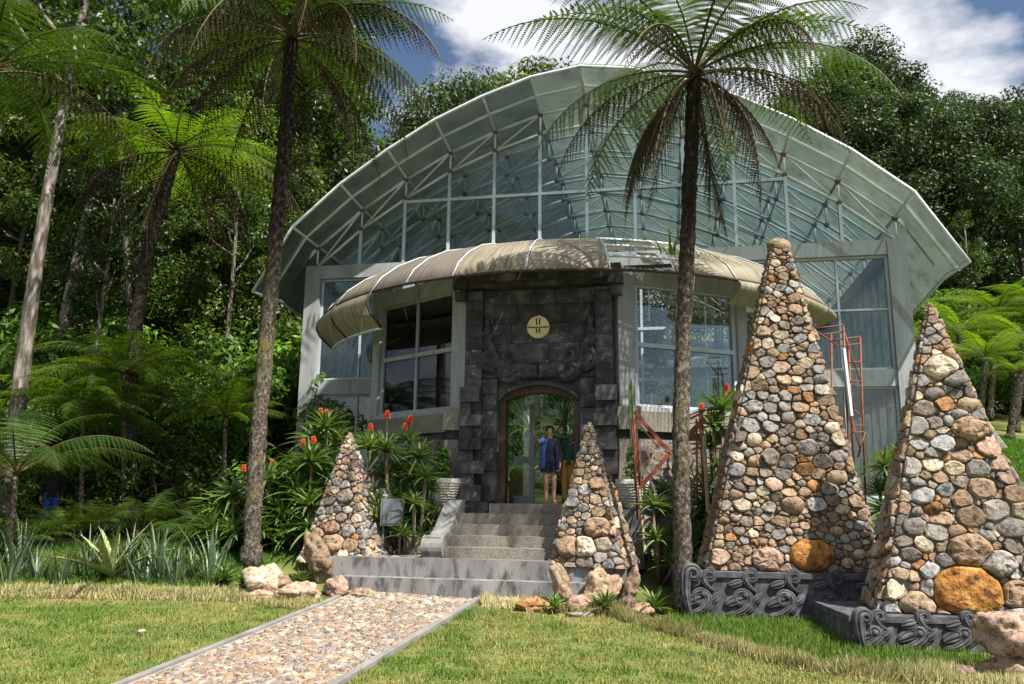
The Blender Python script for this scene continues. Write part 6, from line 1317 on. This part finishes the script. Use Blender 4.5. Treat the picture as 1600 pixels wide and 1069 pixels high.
for s, mt_ in ((-1, 'blue_cloth'), (1, 'navy')): MB().add([(s * 0.06, -0.10, 1.31), (s * 0.15, -0.085, 1.28), (s * 0.19, -0.05, 1.02), (s * 0.20, -0.07, 0.70), (s * 0.12, -0.135, 0.72), (s * 0.10, -0.135, 1.05), (s * 0.07, 0.09, 1.31), (s * 0.155, 0.09, 1.27), (s * 0.19, 0.08, 1.02), (s * 0.20, 0.09, 0.70), (s * 0.06, 0.13, 0.72), (s * 0.05, 0.12, 1.05)], [(0, 1, 2, 5), (5, 2, 3, 4), (1, 7, 8, 2), (2, 8, 9, 3), (7, 6, 11, 8), (8, 11, 10, 9), (0, 6, 7, 1)]).build('jacket_front', MT[mt_], rA, True)
face(rA, (0, -0.008, 1.475)); hairpiece(rA, (0, 0.004, 1.487), 0.102, 0, 1)
for s in (-1, 1): MB().span(s * 0.088 - 0.045, s * 0.088 + 0.045, -0.17, 0.06, 0.0, 0.022).build('sandal', MT['coral'], rA)
# friend leaning out behind her
pB = gw(-0.30, -3.42, 1.56); rB = tag(empty('person', pB, RAD(-6)), 'person with long dark hair in dark green top and mustard trousers leaning sideways', 'person', 'visitors in the doorway')
nd = {'pel': (0, 0, 0.83, 0.13, 0.095), 'wst': (0.02, 0, 0.96, 0.112, 0.085), 'chs': (0.07, -0.02, 1.11, 0.122, 0.088), 'shc': (0.12, -0.03, 1.21, 0.09, 0.07), 'nk': (0.15, -0.03, 1.265, 0.045), 'hd0': (0.175, -0.045, 1.31, 0.056, 0.06), 'hd1': (0.205, -0.04, 1.375, 0.072, 0.086), 'hd2': (0.235, -0.03, 1.435, 0.064, 0.076),
 'lsh': (0.25, -0.03, 1.15, 0.048), 'lel': (0.33, -0.08, 0.94, 0.037), 'lwr': (0.26, -0.18, 0.76, 0.024), 'rsh': (-0.02, -0.02, 1.245, 0.048), 'rel': (-0.12, 0.02, 1.04, 0.037), 'rwr': (-0.14, -0.04, 0.83, 0.024),
 'lhp': (0.075, 0, 0.78, 0.086), 'lkn': (0.08, -0.02, 0.45, 0.056), 'lan': (0.075, 0.01, 0.07, 0.034), 'lto': (0.09, -0.13, 0.03, 0.03), 'rhp': (-0.075, 0, 0.78, 0.086), 'rkn': (-0.07, -0.02, 0.45, 0.056), 'ran': (-0.06, 0.01, 0.07, 0.034), 'rto': (-0.06, -0.13, 0.03, 0.03)}
eg = [('pel', 'wst'), ('wst', 'chs'), ('chs', 'shc'), ('shc', 'nk'), ('nk', 'hd0'), ('hd0', 'hd1'), ('hd1', 'hd2'), ('shc', 'lsh'), ('lsh', 'lel'), ('lel', 'lwr'), ('shc', 'rsh'), ('rsh', 'rel'), ('rel', 'rwr'), ('pel', 'lhp'), ('lhp', 'lkn'), ('lkn', 'lan'), ('lan', 'lto'), ('pel', 'rhp'), ('rhp', 'rkn'), ('rkn', 'ran'), ('ran', 'rto')]
hand(nd, eg, 'lwr', (-0.3, -0.4, -0.7), (-0.5, -0.6, 0), 'Lf', Vector((-1, 0, 0)), 1.0); hand(nd, eg, 'rwr', (0.1, -0.2, -1), (0.2, -1, 0), 'Rf', Vector((1, 0, 0)), 1.0)
body(rB, nd, eg, MT['skin'])
rings([((0.0, 0, 0.78), 0.155, 0.12), ((0.02, 0, 0.92), 0.142, 0.112), ((0.06, -0.015, 1.07), 0.152, 0.115), ((0.10, -0.025, 1.17), 0.165, 0.105), ((0.135, -0.03, 1.235), 0.09, 0.07)]).build('top', MT['green_cloth'], rB, True)
sleeve([(0.18, -0.03, 1.2), (0.255, -0.035, 1.14), (0.315, -0.07, 0.99)], [0.07, 0.065, 0.055]).build('sleeve', MT['coral'], rB, True); sleeve([(0.03, -0.02, 1.25), (-0.03, -0.02, 1.23), (-0.1, 0.01, 1.08)], [0.07, 0.065, 0.055]).build('sleeve', MT['green_cloth'], rB, True)
for s in (-1, 1): sleeve([(s * 0.05, 0, 0.88), (s * 0.077, 0, 0.76), (s * 0.076, -0.02, 0.45), (s * 0.068, 0.01, 0.1)], [0.115, 0.108, 0.078, 0.06], 12).build('trouser_leg', MT['mustard'], rB, True); MB().blob((s * 0.07, -0.05, 0.035), 0.05, 10, 7, (0.9, 2.1, 0.75)).build('shoe', MT['dark_cloth'], rB, True)
face(rB, (0.207, -0.042, 1.377), 0.4); hairpiece(rB, (0.212, -0.03, 1.39), 0.106, 0.30, 2, 0.4)
# walker in the shade of the wood
pC = onG(72, 852); pC = Vector((atY(72, 850, 18.5).x, 18.5, 0)); pC.z = H(pC.x, pC.y)
rC = tag(empty('person', pC, RAD(25)), 'person in dark jacket and blue jeans standing in the forest shade at the left', 'person')
nd = {'pel': (0, 0, 0.92, 0.13, 0.095), 'wst': (0, 0, 1.06, 0.12, 0.09), 'chs': (0, 0, 1.24, 0.135, 0.095), 'shc': (0, 0, 1.38, 0.095, 0.075), 'nk': (0, 0, 1.46, 0.05), 'hd0': (0, -0.014, 1.52, 0.06, 0.064), 'hd1': (0, -0.008, 1.595, 0.076, 0.09), 'hd2': (0, 0.004, 1.665, 0.068, 0.08),
 'lsh': (0.17, 0, 1.36, 0.055), 'lel': (0.215, 0.02, 1.10, 0.042), 'lwr': (0.21, -0.06, 0.86, 0.027), 'rsh': (-0.17, 0, 1.36, 0.055), 'rel': (-0.215, 0.02, 1.10, 0.042), 'rwr': (-0.21, -0.06, 0.86, 0.027),
 'lhp': (0.085, 0, 0.86, 0.09), 'lkn': (0.09, -0.02, 0.49, 0.06), 'lan': (0.095, 0.02, 0.07, 0.036), 'lto': (0.11, -0.13, 0.03, 0.032), 'rhp': (-0.085, 0, 0.86, 0.09), 'rkn': (-0.09, -0.06, 0.49, 0.06), 'ran': (-0.095, -0.03, 0.07, 0.036), 'rto': (-0.11, -0.18, 0.03, 0.032)}
hand(nd, eg2 := [('pel', 'wst'), ('wst', 'chs'), ('chs', 'shc'), ('shc', 'nk'), ('nk', 'hd0'), ('hd0', 'hd1'), ('hd1', 'hd2'), ('shc', 'lsh'), ('lsh', 'lel'), ('lel', 'lwr'), ('shc', 'rsh'), ('rsh', 'rel'), ('rel', 'rwr'), ('pel', 'lhp'), ('lhp', 'lkn'), ('lkn', 'lan'), ('lan', 'lto'), ('pel', 'rhp'), ('rhp', 'rkn'), ('rkn', 'ran'), ('ran', 'rto')], 'lwr', (0, -0.1, -1), (0, -1, 0), 'Lf', Vector((-1, 0, 0)), 1.0)
hand(nd, eg2, 'rwr', (0, -0.1, -1), (0, -1, 0), 'Rf', Vector((1, 0, 0)), 1.0)
body(rC, nd, eg2, MT['skin'])
rings([((0, 0, 0.86), 0.17, 0.13), ((0, 0, 1.0), 0.16, 0.122), ((0, 0, 1.2), 0.175, 0.125), ((0, 0, 1.34), 0.18, 0.11), ((0, 0, 1.42), 0.11, 0.085), ((0, 0, 1.46), 0.075, 0.07)]).build('jacket', MT['dark_cloth'], rC, True)
for s in (-1, 1):
    sleeve([(s * 0.13, 0, 1.39), (s * 0.175, 0, 1.35), (s * 0.215, 0.02, 1.10), (s * 0.21, -0.05, 0.89)], [0.07, 0.07, 0.058, 0.045]).build('sleeve', MT['dark_cloth'], rC, True)
    sleeve([(s * 0.05, 0, 0.94), (s * 0.087, 0, 0.84), (s * 0.09, -0.02 if s > 0 else -0.06, 0.49), (s * 0.095, 0.02 if s > 0 else -0.03, 0.08)], [0.118, 0.108, 0.08, 0.068], 12).build('trouser_leg', MT['jeans'], rC, True); MB().blob((s * 0.1, -0.05 if s > 0 else -0.1, 0.04), 0.055, 10, 7, (0.9, 2.1, 0.75)).build('shoe', MT['dark_cloth'], rC, True)
face(rC, (0, -0.01, 1.595)); hairpiece(rC, (0, 0.004, 1.607), 0.105, 0, 3)
rings([((0, 0, 1.43), 0.085, 0.08), ((0, -0.01, 1.49), 0.075, 0.072)]).build('red_scarf', MT['coral'], rC, True)

# ================================================================== labels by place where looks alone do not tell things apart
ORD = 'first second third fourth fifth sixth seventh eighth ninth tenth eleventh twelfth thirteenth fourteenth fifteenth sixteenth seventeenth eighteenth'.split()
def by_place(group, text):
    """numbers the things of a group from left to right as seen by the camera"""
    items = [o for o in scene.objects if o.parent is None and o.get('group') == group]
    items.sort(key=lambda o: (o.location - EYE).dot(_rt) / (o.location - EYE).dot(_fw))
    for o, w in zip(items, ORD): o['label'] = text % w
by_place('strap leaf clumps in the left bed', 'clump of grey green strap leaves in the left bed, %s from the left')
by_place('hedge shrubs beyond the right lawn', 'dark low hedge shrub beyond the right lawn, %s from the left')
by_place('trees behind the greenhouse', 'leafy tree on the slope behind the greenhouse roof, %s from the left')
by_place(RWD, 'dense billowing green tree on the right hill, %s from the left')
by_place('slender trees by the left end of the roof', 'slender yellow green tree by the left end of the roof, %s from the left')
by_place('pale trunks of the right hill', 'pale thin trunk in the shade of the right hill, %s from the left')
by_place('trees inside the greenhouse', 'leafy tree inside the greenhouse, %s from the left')
